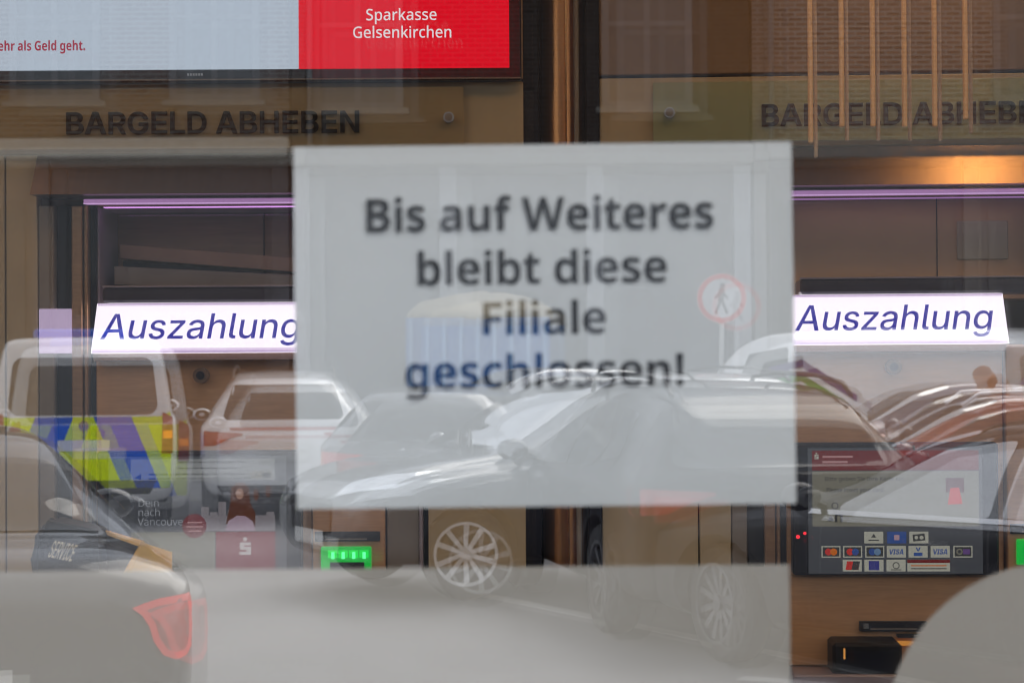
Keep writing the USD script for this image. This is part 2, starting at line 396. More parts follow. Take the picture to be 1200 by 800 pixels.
def cash_machine(bay, label, which):
    u_c = 376
    t = thing('cash_machine', label, 'cash machine', bay.loc(u_c), bay.rot)
    X = lambda u: (u - u_c) * S; Z = lambda v: zz(v) + bay.zo
    def B(name, u0, u1, v0, v1, y0, y1, m, c=0.0015, par=None, lab=None):
        return obj(par or t, name, bx(X(u0), X(u1), y0, y1, Z(v1), Z(v0), c), m, label=lab)
    FV = FLOOR_V - 1
    # surround
    fr = trimesh.convex.convex_hull([[X(a), y, Z(v)] for a in (151.5, 601) for v, y in ((173, 0.0), (221, -0.055), (173, 0.05), (221, 0.05))])
    obj(t, 'top_frame', fr, mat('cornice_bronze', (0.15, 0.088, 0.05), 0.26, 0.85, vary=0.10, scale=12, stretch=(14, 1, 1)))
    B('led_line', 206, 560, 228.7, 230, -0.0055, -0.004, glow('violet_led_line', (0.55, 0.34, 0.62), 1.0), 0.0003)
    B('painted_sign_reflection', 153, 190, 352, 404, -0.002, 0.02, glow('violet_reflection_glow', (0.50, 0.38, 0.56), 0.8), 0.001)  # no lamp: glow put in for the sign mirrored in the polished side
    B('led_strip', 206, 560, 224.0, 229.5, -0.004, 0.02, led, 0.001)
    B('led_rim', 160, 601, 221.5, 223.3, -0.008, 0.02, M['black'], 0.0005)
    for u0, u1, y0, m in ((152, 170, 0.004, M['grey']), (171, 190, 0.02, M['black']), (190.5, 203, 0.004, M['bronze']), (204.5, 209, 0.008, M['bronze']), (210, 217, 0.025, M['navy'])):
        B('side_strip', u0, u1, 231, FV, y0, 0.06, m)
    B('seam', 203, 204.5, 231, FV, 0.02, 0.05, M['black'], 0.0003)
    # niche above the sign
    B('niche_wall', 217, 219.5, 231, 345, 0.03, 0.20, M['mauve'])
    B('niche_wall', 598, 601, 231, 345, 0.03, 0.20, M['mauve'])
    B('niche_back', 217, 601, 231, 350, 0.20 if which == 'left' else 0.07, 0.22, M['bronze_dark'] if which == 'left' else mat('tan_niche_panel', (0.50, 0.30, 0.16), 0.5, vary=0.1, scale=3))
    B('niche_back_seam', 400, 401.2, 231, 350, 0.195 if which == 'left' else 0.0685, 0.21, M['black'], 0.0002)
    B('niche_lamp', 224, 590, 231.2, 232.0, 0.034, 0.05, glow('violet_niche_lamp' if which == 'left' else 'faint_niche_lamp', (0.55, 0.24, 0.66), 1.5 if which == 'left' else 0.5), 0.0004)
    B('niche_roof', 217, 601, 222, 231, 0.03, 0.36, M['bronze_dark'])
    ND = 0.20 if which == 'left' else 0.07
    def slant(name, u0, u1, v0, v1, dv, y0, y1, m):
        q = bx(X(u0), X(u1), y0, y1, Z(v1), Z(v0), 0.001)
        v = q.vertices; v[:, 2] -= (v[:, 0] - X(u0)) / (X(u1) - X(u0)) * dv * S
        q.vertices = v; obj(t, name, q, m)
    if which == 'left':
        slant('sloping_board', 232, 596, 272, 289, 30, 0.12, 0.198, mat('warm_board', (0.30, 0.17, 0.09), 0.45, vary=0.2, scale=5))
        slant('sloping_board', 232, 596, 290, 299, 34, 0.15, 0.198, M['navy'])
        slant('sloping_board', 232, 596, 300, 322, 20, 0.07, 0.198, mat('grey_board', (0.2, 0.16, 0.13), 0.5, vary=0.15))
    else:
        B('niche_label', 424, 484, 258, 304, 0.066, 0.0698, mat('faded_label', (0.42, 0.34, 0.24), 0.5))
        B('niche_bar', 508, 520, 231, 330, 0.03, 0.068, M['steel'])
    # canopy and lit sign
    B('canopy', 232, 540, 328, 346, -0.035, 0.30, mat('dark_violet_plastic', (0.05, 0.042, 0.06), 0.25), 0.004)
    B('canopy_lip', 232, 540, 326.5, 328.5, -0.038, -0.02, M['mauve'], 0.0008)
    u0, u1, v0, v1 = (224, 475, 346.5, 405) if which == 'left' else (214, 466, 346.5, 405)
    pts = [[X(u), y, Z(v)] for u in (u0, u1) for (v, y) in ((v0, -0.02), (v1, -0.075), (v0, 0.03), (v1, 0.03))]
    sg = obj(t, 'lit_sign', trimesh.convex.convex_hull(np.array(pts)), sign_white)
    def sign_strip(nm, va, vb, m, lift=0.0006):
        ka = lambda v: -0.02 + (Z(v) - Z(v0)) * (-0.055) / (Z(v1) - Z(v0)) - lift
        q = np.array([[X(u), ka(v), Z(v)] for u in (u0 + 1, u1 - 1) for v in (va, vb)]); obj(sg, nm, trimesh.convex.convex_hull(np.vstack([q, q + [0, lift * 0.9, 0]])), m)
    for k_, (va, vb) in enumerate(((346.8, 348.2), (348.2, 349.6), (399.2, 400.8), (400.8, 402.4), (402.4, 404.6))):
        sign_strip('diffuser_edge', va, vb, glow('lit_sign_edge_%s' % 'abbba'[k_] if False else 'lit_sign_edge_' + ('outer', 'inner', 'inner', 'middle', 'outer')[k_], ((0.50, 0.36, 0.58), (0.80, 0.66, 0.86), (0.86, 0.73, 0.92), (0.72, 0.56, 0.80), (0.48, 0.34, 0.56))[k_], 1.0))
    sh = letter_shape('Auszahlung', 'Inter*', (20, 470), 234 * S, 29.5 * S, shear=0.09 if which == 'left' else 0.25)
    m = plate(sh, -0.0008, 0.0012, (X(232 if which == 'left' else 223), 0)); v = m.vertices.copy()
    k = (-0.075 + 0.02) / (Z(v1) - Z(v0)); zb = Z(388.5)
    v[:, 1] += -0.02 + (v[:, 2] + zb - Z(v0)) * k; v[:, 2] += zb; m.vertices = v
    obj(sg, 'lettering', m, mat('blue_sign_letters', (0.03, 0.03, 0.30), 0.5, spec=0.1, emit=(0.03, 0.03, 0.35), es=0.26))
    # face
    B('fascia', 217, 470, 405.5, FV, 0.02, 0.06, M['fascia'])
    B('fascia_lower', 217.5, 470, 676, 780, 0.012, 0.05, M['fascia'])
    B('seam', 470, 471.5, 405.5, FV, 0.03, 0.055, M['black'], 0.0003)
    B('card_panel', 472, 557, 405.5, FV, 0.004, 0.06, M['fascia'])
    B('seam', 557, 558.5, 405.5, FV, 0.03, 0.055, M['black'], 0.0003)
    B('end_panel', 559, 597, 405.5, FV, 0.012, 0.06, M['grey'])
    B('end_edge', 597, 601.5, 405.5, FV, 0.006, 0.06, M['mauve'])
    B('glare_ledge', 219, 470, 404.5, 414, -0.02, 0.02, M['bronze_dark'])
    cam_eye = cyl([X(342), 0.016, Z(431)], [X(342), 0.019, Z(431)], 9 * S, 28)
    e = obj(t, 'camera_eye', cyl([X(342), -0.002, Z(431)], [X(342), 0.03, Z(431)], 9 * S, 28), M['bronze_dark'], smooth=30)
    obj(e, 'lens', cyl([X(342), -0.004, Z(431)], [X(342), -0.0022, Z(431)], 5 * S, 24), M['black'], smooth=30)
    # monitor
    mon = B('monitor', 222, 460, 519, 673, -0.016, 0.03, M['navy'], 0.004)
    ys = -0.0162
    def flat(shape, m, lift, name='screen_field'):
        obj(mon, name, plate(shape, ys - lift, 0.0006), m)
    R = lambda a, b, c_, d_: sbox(X(a), Z(d_), X(b), Z(c_))
    if which == 'right':
        flat(R(240, 441, 525, 671), scr_grey, 0.0, 'screen')
        flat(R(245, 437, 528, 551), red_d, 0.0008)
        flat(R(245, 437, 552, 616), scr_pale, 0.0008)
        flat(letter_shape('Bitte geben Sie bitte Karte ein', axes=(400, 100), width=92 * S, cap=5 * S).__class__ and affinity.translate(letter_shape('Bitte geben Sie Ihre Karte ein', axes=(420, 100), width=92 * S, cap=4.6 * S), X(259), Z(563)), scr_text, 0.0016, 'lettering')
        flat(affinity.translate(letter_shape('Please insert your card.', axes=(560, 100), width=68 * S, cap=4.8 * S), X(261), Z(576)), scr_text, 0.0016, 'lettering')
        for v, a, b in ((588, 283, 352), (592.5, 283, 350), (605, 283, 352), (609.5, 283, 349)):
            x = a
            while x < b - 4:
                wd = random.uniform(3, 9); flat(R(x, min(b, x + wd), v, v + 1.6), glow('screen_small_text', (0.26, 0.25, 0.22), 0.42), 0.0016, 'text_line'); x += wd + 1.3
        flat(affinity.translate(S_logo(7 * S), X(250), Z(537)), scr_white, 0.0016, 'logo')
        for v, b in ((534, 292), (540, 286)): flat(R(257, b, v, v + 2.2), glow('screen_rose', (0.5, 0.25, 0.25), 0.5), 0.0016, 'text_line')
        flat(R(399, 420, 560, 577), glow('screen_maroon', (0.10, 0.01, 0.012), 0.5), 0.0016, 'picture')
        flat(Polygon([(X(a), Z(b)) for a, b in ((404, 572), (414, 571), (418, 590), (401, 591))]), scr_red, 0.0022, 'picture')
        flat(Polygon([(X(a), Z(b)) for a, b in ((262, 610), (266, 603), (270, 610))]), scr_text, 0.0016, 'picture')
        flat(R(271, 280, 602, 611), scr_text, 0.0016, 'picture')
        flat(R(273.5, 277, 604, 611), scr_pale, 0.0022, 'picture')
        flat(Point(X(271), Z(592)).buffer(4 * S).difference(Point(X(271), Z(592)).buffer(3 * S)), scr_text, 0.0016, 'picture')
        # accepted cards
        tiles = [(315.5, 629, 'tri'), (342, 629, 'bluebox'), (367.5, 629, 'scr'), (266, 645.5, 'rings1'), (291, 645.5, 'rings2'), (316.5, 645.5, 'rings3'), (341.5, 645.5, 'VISA'), (366.5, 645.5, 'VPAY'), (392, 645.5, 'VISA'), (418, 645.5, 'dark'), (290.5, 661.5, 'JCB'), (315.5, 661.5, 'square'), (341, 661.5, 'oval')]
        for u, v, kind in tiles:
            dk = kind in ('rings1', 'rings2', 'rings3', 'dark')
            flat(R(u - 11, u + 11, v - 6.8, v + 6.8), scr_white if kind != 'bluebox' else scr_blue, 0.0008, 'card_tile')
            def mark(shape, m, lift=0.0016): flat(shape, m, lift, 'card_mark')
            circ = lambda du, r: Point(X(u + du), Z(v)).buffer(r * S)
            if dk: mark(R(u - 9.6, u + 9.6, v - 5.4, v + 5.4), scr_text)
            if kind == 'rings1': mark(circ(-3, 4), scr_red, .0022); mark(circ(3, 4), scr_orange, .0027)
            if kind == 'rings2': mark(circ(-3, 4), scr_red, .0022); mark(circ(3, 4), scr_blue, .0027)
            if kind == 'rings3': mark(circ(-3, 4), scr_blue, .0022); mark(circ(3, 4), glow('screen_steel_blue', (0.12, 0.2, 0.32), 0.6), .0027)
            if kind == 'dark': mark(circ(-4, 3.6).difference(circ(-4, 2.2)), scr_pale, .0022); mark(R(u, u + 8, v - 3, v + 3), glow('screen_violet', (0.12, 0.06, 0.2), 0.6), .0022)
            if kind == 'VISA': mark(affinity.translate(letter_shape('VISA', 'Inter*', (24, 800), 18 * S, 6 * S, shear=0.15), X(u - 9), Z(v + 3)), scr_blue)
            if kind == 'VPAY': mark(affinity.translate(letter_shape('V', 'Inter*', (24, 800), 6 * S, 4.6 * S), X(u - 3), Z(v - 0.5)), scr_blue); mark(R(u - 5, u + 5, v + 1, v + 5), scr_blue)
            if kind == 'tri': mark(Polygon([(X(u - 3), Z(v + 0)), (X(u + 3), Z(v)), (X(u), Z(v - 4.5))]), scr_text); mark(R(u - 6, u + 6, v + 2.5, v + 3.8), scr_text)
            if kind == 'bluebox': mark(R(u - 3, u + 3, v - 3, v + 3), glow('screen_pinkish', (0.4, 0.25, 0.3), 0.6))
            if kind == 'scr': mark(affinity.rotate(R(u - 7, u + 7, v - 4, v + 4), 6), scr_text); mark(circ(-3, 2), scr_white, .0022); mark(circ(3, 2.2), scr_white, .0022)
            if kind == 'JCB': mark(Polygon([(X(u - 8), Z(v + 5)), (X(u - 6), Z(v - 5)), (X(u + 1), Z(v - 5)), (X(u - 1), Z(v + 5))]), scr_red); mark(Polygon([(X(u - 1), Z(v + 5)), (X(u + 1), Z(v - 5)), (X(u + 9), Z(v - 5)), (X(u + 7), Z(v + 5))]), scr_text, .0018)
            if kind == 'square': mark(R(u - 6, u + 6, v - 5.4, v + 5.4), glow('screen_indigo', (0.04, 0.04, 0.2), 0.6))
            if kind == 'oval': mark(circ(0, 4).difference(circ(0, 3)), scr_text); mark(R(u - 6, u + 6, v + 4.4, v + 5.4), scr_text)
        flat(R(354, 403, 654.7, 668.3), scr_white, 0.0008, 'card_tile'); flat(R(354, 403, 654.7, 658.4), red_d, 0.0016, 'card_mark')
        for v in (661.5, 665): flat(R(358, 399, v - 0.5, v + 0.7), scr_orange if v < 664 else scr_text, 0.0016, 'text_line')
        for u, v, r in ((228, 628, 2.3), (236, 624, 1.8)):
            obj(mon, 'red_indicator', plate(Point(X(u), Z(v)).buffer(r * S), ys, 0.002), glow('red_indicator', (1, 0.03, 0.05), 1.2))
    else:
        dark = glow('screen_photo_grey', (0.075, 0.08, 0.095), 0.5)
        flat(R(236, 443, 525, 671), scr_grey, 0.0, 'screen')
        flat(R(262, 430, 528, 553), glow('screen_header', (0.3, 0.31, 0.31), 0.36), 0.0008)
        for v, a, b in ((531, 318, 398), (538, 318, 390), (545, 283, 396), (550, 283, 402)):
            x = a
            while x < b - 4:
                wd = random.uniform(4, 12); flat(R(x, min(b, x + wd), v, v + 1.8), scr_text, 0.0016, 'text_line'); x += wd + 1.5
        flat(Polygon([(X(a), Z(b)) for a, b in ((266, 550), (274, 545), (274, 552))]), scr_text, 0.0016, 'picture')
        flat(R(402, 426, 543, 551), scr_pale, 0.0016, 'key_symbol'); flat(R(415, 425, 544, 550.4), scr_text, 0.0022, 'key_symbol')
        flat(affinity.translate(letter_shape('A', 'Inter*', (24, 600), 6 * S, 5 * S), X(405), Z(549.6)), scr_text, 0.0022, 'lettering')
        flat(R(262, 430, 554, 612), dark, 0.0008, 'picture')
        flat(unary_union([R(338, 430, 594, 612)] + [R(a, a + 9, v, 612) for a, v in ((344, 584), (354, 590), (364, 578), (375, 588), (386, 592), (420, 590))]), glow('screen_town', (0.22, 0.2, 0.22), 0.6), 0.0016, 'picture')
        hair = Polygon([(X(a), Z(b)) for a, b in ((374, 603), (379, 580), (380, 562), (386, 557), (394, 557), (399, 563), (400, 580), (406, 592), (406, 606), (390, 610))]).buffer(2 * S).buffer(-1 * S)
        flat(hair, scr_brown, 0.0022, 'picture')
        flat(affinity.scale(Point(X(389), Z(569)).buffer(5 * S), 0.9, 1.25), scr_skin, 0.0027, 'picture')
        flat(Polygon([(X(a), Z(b)) for a, b in ((372, 612), (376, 600), (386, 594), (396, 595), (404, 601), (407, 612))]), glow('screen_pink_coat', (0.36, 0.26, 0.33), 0.6), 0.0027, 'picture')
        for (a, b) in ((408, 570), (422, 566)): flat(affinity.scale(Point(X(a), Z(b)).buffer(5 * S), 0.6, 1.5), scr_brown, 0.0022, 'picture')
        flat(R(262, 360, 613, 671), scr_pale, 0.0008)
        for r in range(5):
            x = 266
            while x < 350:
                wd = random.uniform(3, 10); flat(R(x, min(352, x + wd), 619 + r * 5.2, 620.8 + r * 5.2), glow('screen_mid_text', (0.28, 0.27, 0.23), 0.42), 0.0016, 'text_line'); x += wd + 1.5
        flat(R(361, 430, 613, 671), scr_red if False else glow('screen_ruby', (0.24, 0.016, 0.026), 0.45), 0.0012)
        for v in (658, 664): flat(R(372, 414, v, v + 1.6), glow('screen_rose', (0.5, 0.25, 0.25), 0.5), 0.0018, 'text_line')
        flat(affinity.translate(S_logo(19 * S), X(395), Z(638)), glow('screen_logo_white', (0.60, 0.54, 0.53), 0.45), 0.0018, 'logo')
        for s_, v, wd in (('Dein', 583, 30), ('nach', 594, 32), ('Vancouver', 605, 56)):
            flat(affinity.translate(letter_shape(s_, axes=(360, 100), cap=8.5 * S), X(270), Z(v)), glow('screen_white_letters', (0.45, 0.47, 0.52), 0.4), 0.0018, 'lettering')
        flat(Point(X(336), Z(606)).buffer(14 * S), glow('screen_badge', (0.2, 0.015, 0.02), 0.45), 0.0022, 'badge')
        for v, a, b in ((601, 328, 345), (606, 327, 346), (611, 329, 344)): flat(R(a, b, v, v + 1.5), glow('screen_rose', (0.5, 0.25, 0.25), 0.5), 0.0028, 'text_line')
    # card reader
    B('slot_label', 475, 551, 614.5, 626, -0.002, 0.03, M['black'], 0.0006)
    B('slot_light_line', 488, 536, 622.5, 624, -0.003, 0.0, M['grey'], 0.0002)
    rd = B('card_reader', 482, 541, 632, 662, -0.004, 0.03, mat('green_lit_plastic', (0.01, 0.12, 0.02), 0.3, emit=(0.0, 0.5, 0.05), es=0.25), 0.002)
    for k in range(4):
        u = 496 + k * 12.2
        obj(rd, 'green_lamp', [bx(X(u - 5.4), X(u + 5.4), -0.0065, -0.004, Z(645), Z(636), 0.0006)], glow('green_lamp', (0.0, 0.72, 0.06), 1.0))
        obj(rd, 'lamp_core', bx(X(u - 1.6), X(u + 2.2), -0.008, -0.0066, Z(646), Z(638), 0.0004), glow('green_lamp_core', (0.1, 1.0, 0.3), 1.5))
    obj(rd, 'card_slot', bx(X(493), X(533), -0.0075, -0.004, Z(659), Z(650)), M['black'])
    # money slot
    B('slot_label', 300, 378, 728, 739.5, -0.002, 0.03, M['black'], 0.0006)
    B('slot_light_line', 312, 366, 735.6, 737, -0.003, 0.0, M['grey'], 0.0002)
    B('slot_mark', 304, 310, 730, 736, -0.003, 0.0, M['steel'], 0.0002)
    pk = B('cash_tray', 263, 342, 746, 797, -0.075, 0.03, M['black'], 0.006)
    obj(pk, 'tray_slot', bx(X(272), X(330), -0.0775, -0.075, Z(790), Z(756)), M['navy'])
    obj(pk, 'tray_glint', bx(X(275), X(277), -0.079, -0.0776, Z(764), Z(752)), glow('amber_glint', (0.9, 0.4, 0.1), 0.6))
    B('amber_light', 343, 380, 751.5, 756, 0.0, 0.02, glow('amber_strip', (0.75, 0.30, 0.05), 0.6), 0.0005)
    B('tray_rim', 343, 400, 743, 746, -0.01, 0.02, M['black'], 0.0005)
    B('shelf', 217, 470, 781, 800, -0.09, 0.02, mat('mauve_shelf', (0.16, 0.10, 0.10), 0.35), 0.003)
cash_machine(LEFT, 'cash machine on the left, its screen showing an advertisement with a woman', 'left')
cash_machine(RIGHT, 'cash machine on the right, its screen listing the accepted cards', 'right')

# ------------------------------------------------------------------ television over the left bay
tv = thing('wall_screen', 'wide advertising screen, pale blue and red, hung above the left cash machine', 'television', LEFT.loc(330, -0.03), 0)
X = lambda px: (px + 107 - 330) * S
Z = lambda v: zz(v - 3) + LEFT.zo
obj(tv, 'casing', bx(X(-640), X(613), 0.0, 0.026, Z(92.5), Z(-420), 0.003), M['black'])
obj(tv, 'bezel_line', bx(X(-640), X(612.5), -0.002, 0.001, Z(91), Z(89.6)), M['grey'])
obj(tv, 'screen_field', plate(sbox(X(-628), Z(78.5), X(354), Z(-408)), -0.0004, 0.001), glow('tv_pale_blue', (0.40, 0.46, 0.545), 1.0))
obj(tv, 'screen_field', plate(sbox(X(354), Z(78.5), X(599), Z(-408)), -0.0004, 0.001), glow('tv_red', (0.66, 0.0, 0.012), 1.0))
sh = letter_shape("Weil's um mehr als Geld geht.", axes=(720, 100), cap=11.2 * S)
wd = sh.bounds[2]
k = (105 - 27) * S / letter_shape('als Geld geht.', axes=(620, 100), cap=11.2 * S).bounds[2]
sh = affinity.scale(sh, k, 1, origin=(0, 0))
obj(tv, 'lettering', plate(sh, -0.0016, 0.0006, (X(105.5) - sh.bounds[2], Z(55.3))), glow('tv_dark_red_letters', (0.30, 0.006, 0.03), 1.0))
tw = glow('tv_white_letters', (0.72, 0.66, 0.68), 1.0)
for s_, a, b, base in (('Sparkasse', 432, 515.5, 22.5), ('Gelsenkirchen', 416.5, 533, 43)):
    obj(tv, 'lettering', plate(letter_shape(s_, axes=(500, 100), width=(b - a) * S, cap=13.2 * S), -0.0016, 0.0006, (X(a), Z(base))), tw)
for k in range(6):
    obj(tv, 'maker_mark', plate(sbox(X(224 + k * 3.2), Z(85.6), X(226.2 + k * 3.2), Z(82.8)), -0.0004, 0.0008), M['steel'])

# ------------------------------------------------------------------ hanging rods, counter, bag, box
for i, (px, bot) in enumerate(((950, 168), (986.5, 149), (1023, 149), (1060, 149), (1095.5, 149), (1131.5, 140))):
    d = 3.05
    top = unproject(px, bot - 22, d); tail = unproject(px + 5.5, bot + 17, d + 0.03)
    t = thing('hanging_rod', 'slim warm wooden rod hanging from the ceiling before the right name plate', 'hanging rod', (top[0], top[1], 0), group='wooden rods hanging from the ceiling')
    if i > 0: tag(stage.GetPrimAtPath(t), ('second', 'third', 'fourth', 'fifth', 'sixth')[i - 1] + ' hanging wooden rod counted from the white notice rightwards', 'hanging rod')
    if i == 0: tag(stage.GetPrimAtPath(t), 'leftmost and longest hanging wooden rod, just right of the white notice', 'hanging rod')
    obj(t, 'rod', bx(-0.0034, 0.0034, -0.005, 0.005, unproject(px, bot, d)[2], 3.02, 0.0015), M['wood'])
    obj(t, 'rod_backing', bx(tail[0] - top[0] - 0.0024, tail[0] - top[0] + 0.0024, 0.02, 0.028, tail[2], 3.02, 0.001), mat('pale_rod_wood', (0.5, 0.36, 0.24), 0.5))
    obj(t, 'ceiling_clip', bx(-0.012, 0.012, -0.012, 0.034, 3.0, 3.018), M['steel'])

cd = 2.75
ct = unproject(90, 692, cd)
ctr = thing('writing_counter', 'tall narrow writing counter behind the lower window strip, carrying a bag and a box', 'counter', (ct[0] - 0.05, ct[1] + 0.1, 0.02))
topz = ct[2] - 0.02
obj(ctr, 'counter_top', bx(-0.24, 0.19, -0.08, 0.14, topz - 0.03, topz - 0.004, 0.004), M['brown'])
for x in (-0.20, 0.15): obj(ctr, 'leg', bx(x - 0.02, x + 0.02, -0.05, 0.09, 0, topz - 0.03, 0.003), M['steel'])
kc = cd / FPX
bg = thing('service_bag', 'black fabric bag with pale capital lettering, left of the open cardboard box', 'bag', (ct[0], ct[1], topz + 0.016), 0)
bp = lambda px, py: ((px - 90) * kc, (692 - py) * kc)
body = Polygon([bp(*p) for p in ((46, 691), (50, 640), (60, 606), (64, 605), (96, 612), (117, 618), (118, 691))])
q = plate(body, 0.05, 0.07); q = q.subdivide_to_size(0.012); v = q.vertices.copy(); v[:, 1] += 0.010 * np.sin(v[:, 0] * 60) * (v[:, 1] < 0.04); q.vertices = v
obj(bg, 'body', q, M['bag'], smooth=50)
obj(bg, 'strap', tube([[bp(58, 608)[0], 0.02, bp(58, 608)[1]], [bp(48, 625)[0], -0.01, bp(48, 625)[1]], [bp(44, 650)[0], -0.015, bp(44, 650)[1]], [bp(47, 691)[0], 0.0, bp(47, 691)[1]]], 0.006), M['bag'], smooth=50)
sh = letter_shape('SERVICE', 'Inter*', (14, 480), 33 * kc, 20 * kc, shear=0.22)
sh = affinity.rotate(sh, -11, origin=(0, 0))
obj(bg, 'lettering', plate(sh, -0.033, 0.001, bp(62, 646)), M['palegold'])
cb = thing('cardboard_box', 'open cardboard box with bright orange edges, right of the black bag', 'box', (ct[0], ct[1] + 0.01, topz + 0.016), 0)
def P3(px, py, y): return [bp(px, py)[0], y, bp(px, py)[1]]
def slab(pts, t=0.004):
    p = np.array(pts, float); n = np.cross(p[1] - p[0], p[2] - p[0]); n = n / np.linalg.norm(n) * t
    return trimesh.convex.convex_hull(np.vstack([p, p + n]))
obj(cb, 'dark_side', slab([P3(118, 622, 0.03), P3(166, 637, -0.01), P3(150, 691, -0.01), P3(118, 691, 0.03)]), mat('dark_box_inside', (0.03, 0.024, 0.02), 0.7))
obj(cb, 'flap', slab([P3(119, 621, 0.03), P3(122, 626, 0.027), P3(165, 636.5, -0.012), P3(169, 630.5, -0.014)]), M['card'])
obj(cb, 'front_side', slab([P3(168.5, 630, -0.014), P3(203, 672, 0.02), P3(200, 691, 0.02), P3(145, 691, -0.012), P3(144, 672, -0.012)]), M['card'])
obj(cb, 'back_side', slab([P3(119, 622, 0.032), P3(190, 650, 0.07), P3(190, 691, 0.07), P3(119, 691, 0.032)]), M['card'])
gc = []
for a in np.linspace(-0.2, 3.4, 24): gc.append([bp(14, 0)[0] + 28 * kc * math.cos(a), 0.0 + 0.02 * math.sin(a * 2), 0.020 + 14 * kc * math.sin(max(a, 0) if a < 3.14 else 0) ])
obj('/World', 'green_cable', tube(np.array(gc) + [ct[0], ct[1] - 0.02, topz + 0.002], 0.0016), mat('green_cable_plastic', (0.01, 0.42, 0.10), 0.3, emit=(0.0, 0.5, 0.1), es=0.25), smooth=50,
    label='thin bright green cable loop on the counter at the left edge', cat='cable')

# ------------------------------------------------------------------ the bank front and the street that the window mirrors
bank = thing('bank_building', 'pale rendered bank front around the shop window', 'building', (0, 0, 0))
render_m = mat('pale_render', (0.42, 0.40, 0.37), 0.85, vary=0.08, scale=1.5, bump=0.1, bscale=80)
obj(bank, 'wall', [bx(-14, -3.2, -0.04, 0.25, 0, 4.6), bx(3.2, 14, -0.04, 0.25, 0, 4.6), bx(-3.2, 3.2, -0.04, 0.25, 3.0, 4.6), bx(-3.2, 3.2, -0.04, 0.25, 0, 0.4)], render_m)
obj(bank, 'roof', bx(-14, 14, 0.25, 9, 4.3, 4.6), M['brown'])
obj(bank, 'side_wall', [bx(-14, -13.7, 0.25, 9, 0, 4.3), bx(13.7, 14, 0.25, 9, 0, 4.3), bx(-13.7, 13.7, 8.7, 9, 0, 4.3)], render_m)
for x in (-11.5, -8.5, -5.5, 5.5, 8.5, 11.5):
    f = obj(bank, 'window', bx(x - 0.9, x + 0.9, -0.06, -0.02, 1.0, 2.9), mat('dark_window_frame', (0.03, 0.03, 0.032), 0.4, 0.5))
    obj(f, 'pane', bx(x - 0.82, x + 0.82, -0.064, -0.06, 1.08, 2.82), M['house_glass'])

asphalt = usdkit.material(stage, '/World/Looks/asphalt', {
    'tc': ('texture_coordinate', {}), 'n': ('noise_texture', {'scale': 0.5, 'detail': 6.0, 'roughness': 0.65}), 'r': ('rgb_ramp', {'ramp': [(0.3, (0.22, 0.218, 0.226)), (0.7, (0.37, 0.368, 0.376))]}),
    'f': ('noise_texture', {'scale': 90.0, 'detail': 2.0}), 'b': ('bump', {'strength': 0.35, 'distance': 0.006}), 'p': ('principled_bsdf', {'roughness': 0.42})},
    [('tc.object', 'n.vector'), ('tc.object', 'f.vector'), ('n.fac', 'r.fac'), ('r.color', 'p.base_color'), ('f.fac', 'b.height'), ('b.normal', 'p.normal')], surface='p.BSDF')
struct('ground', bx(-300, 300, -300, 300, -0.6, -0.12), mat('far_ground', (0.1, 0.1, 0.09), 0.9))
struct('road', bx(-60, 60, -29.2, -2.4, -0.12, 0.0), asphalt)
pav = mat('paving_stone', (0.30, 0.29, 0.28), 0.8, vary=0.12, scale=2)
struct('pavement', bx(-60, 60, -2.4, -0.04, -0.12, 0.11), pav)
struct('pavement', bx(-60, 60, -32.0, -29.2, -0.12, 0.12), pav)
kerb = thing('kerb', kind='structure')
for i in range(30):
    obj(kerb, 'kerb_stone', bx(-15 + i, -15 + i + 0.99, -2.52, -2.4, -0.1, 0.12, 0.01), mat('kerb_granite', (0.36, 0.35, 0.34), 0.8, vary=0.15))
white_line = mat('road_marking_paint', (0.72, 0.72, 0.70), 0.6, vary=0.1)
def line(p, q, wd=0.12):
    p, q = np.array(p[:2]), np.array(q[:2]); n = np.array([-(q - p)[1], (q - p)[0]]); n = n / np.linalg.norm(n) * wd / 2
    v = [[*(p + n), 0.001], [*(p - n), 0.001], [*(q - n), 0.001], [*(q + n), 0.001]]
    return trimesh.convex.convex_hull(np.array(v + [[a, b, 0.004] for a, b, _ in v]))
ml = thing('road_marking', kind='structure')
a, b = street(560, 14.2), street(930, 11.0)
obj(ml, 'line', line(a, b + (b - a) * 0.4), white_line)
obj(ml, 'line', line(street(865, 10.3), street(1000, 10.0)), white_line)

# brick houses across the road
def brickmat(name, c1, c2, mortar):
    return usdkit.material(stage, '/World/Looks/' + name, {
        'tc': ('texture_coordinate', {}), 'mp': ('mapping', {'rotation': (math.pi / 2, 0, 0)}), 'bt': ('brick_texture', {'color1': c1, 'color2': c2, 'mortar': mortar, 'scale': 1.0, 'mortar_size': 0.012, 'brick_width': 0.25, 'row_height': 0.08}),
        'p': ('principled_bsdf', {'roughness': 0.85, 'specular_ior_level': 0.05})}, [('tc.object', 'mp.vector'), ('mp.vector', 'bt.vector'), ('bt.color', 'p.base_color')], surface='p.BSDF')
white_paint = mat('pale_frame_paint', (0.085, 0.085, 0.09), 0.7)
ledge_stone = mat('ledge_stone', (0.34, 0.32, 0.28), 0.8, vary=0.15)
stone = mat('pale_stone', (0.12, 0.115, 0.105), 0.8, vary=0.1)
shopdark = mat('dark_shop_front', (0.05, 0.05, 0.055), 0.35, vary=0.2)
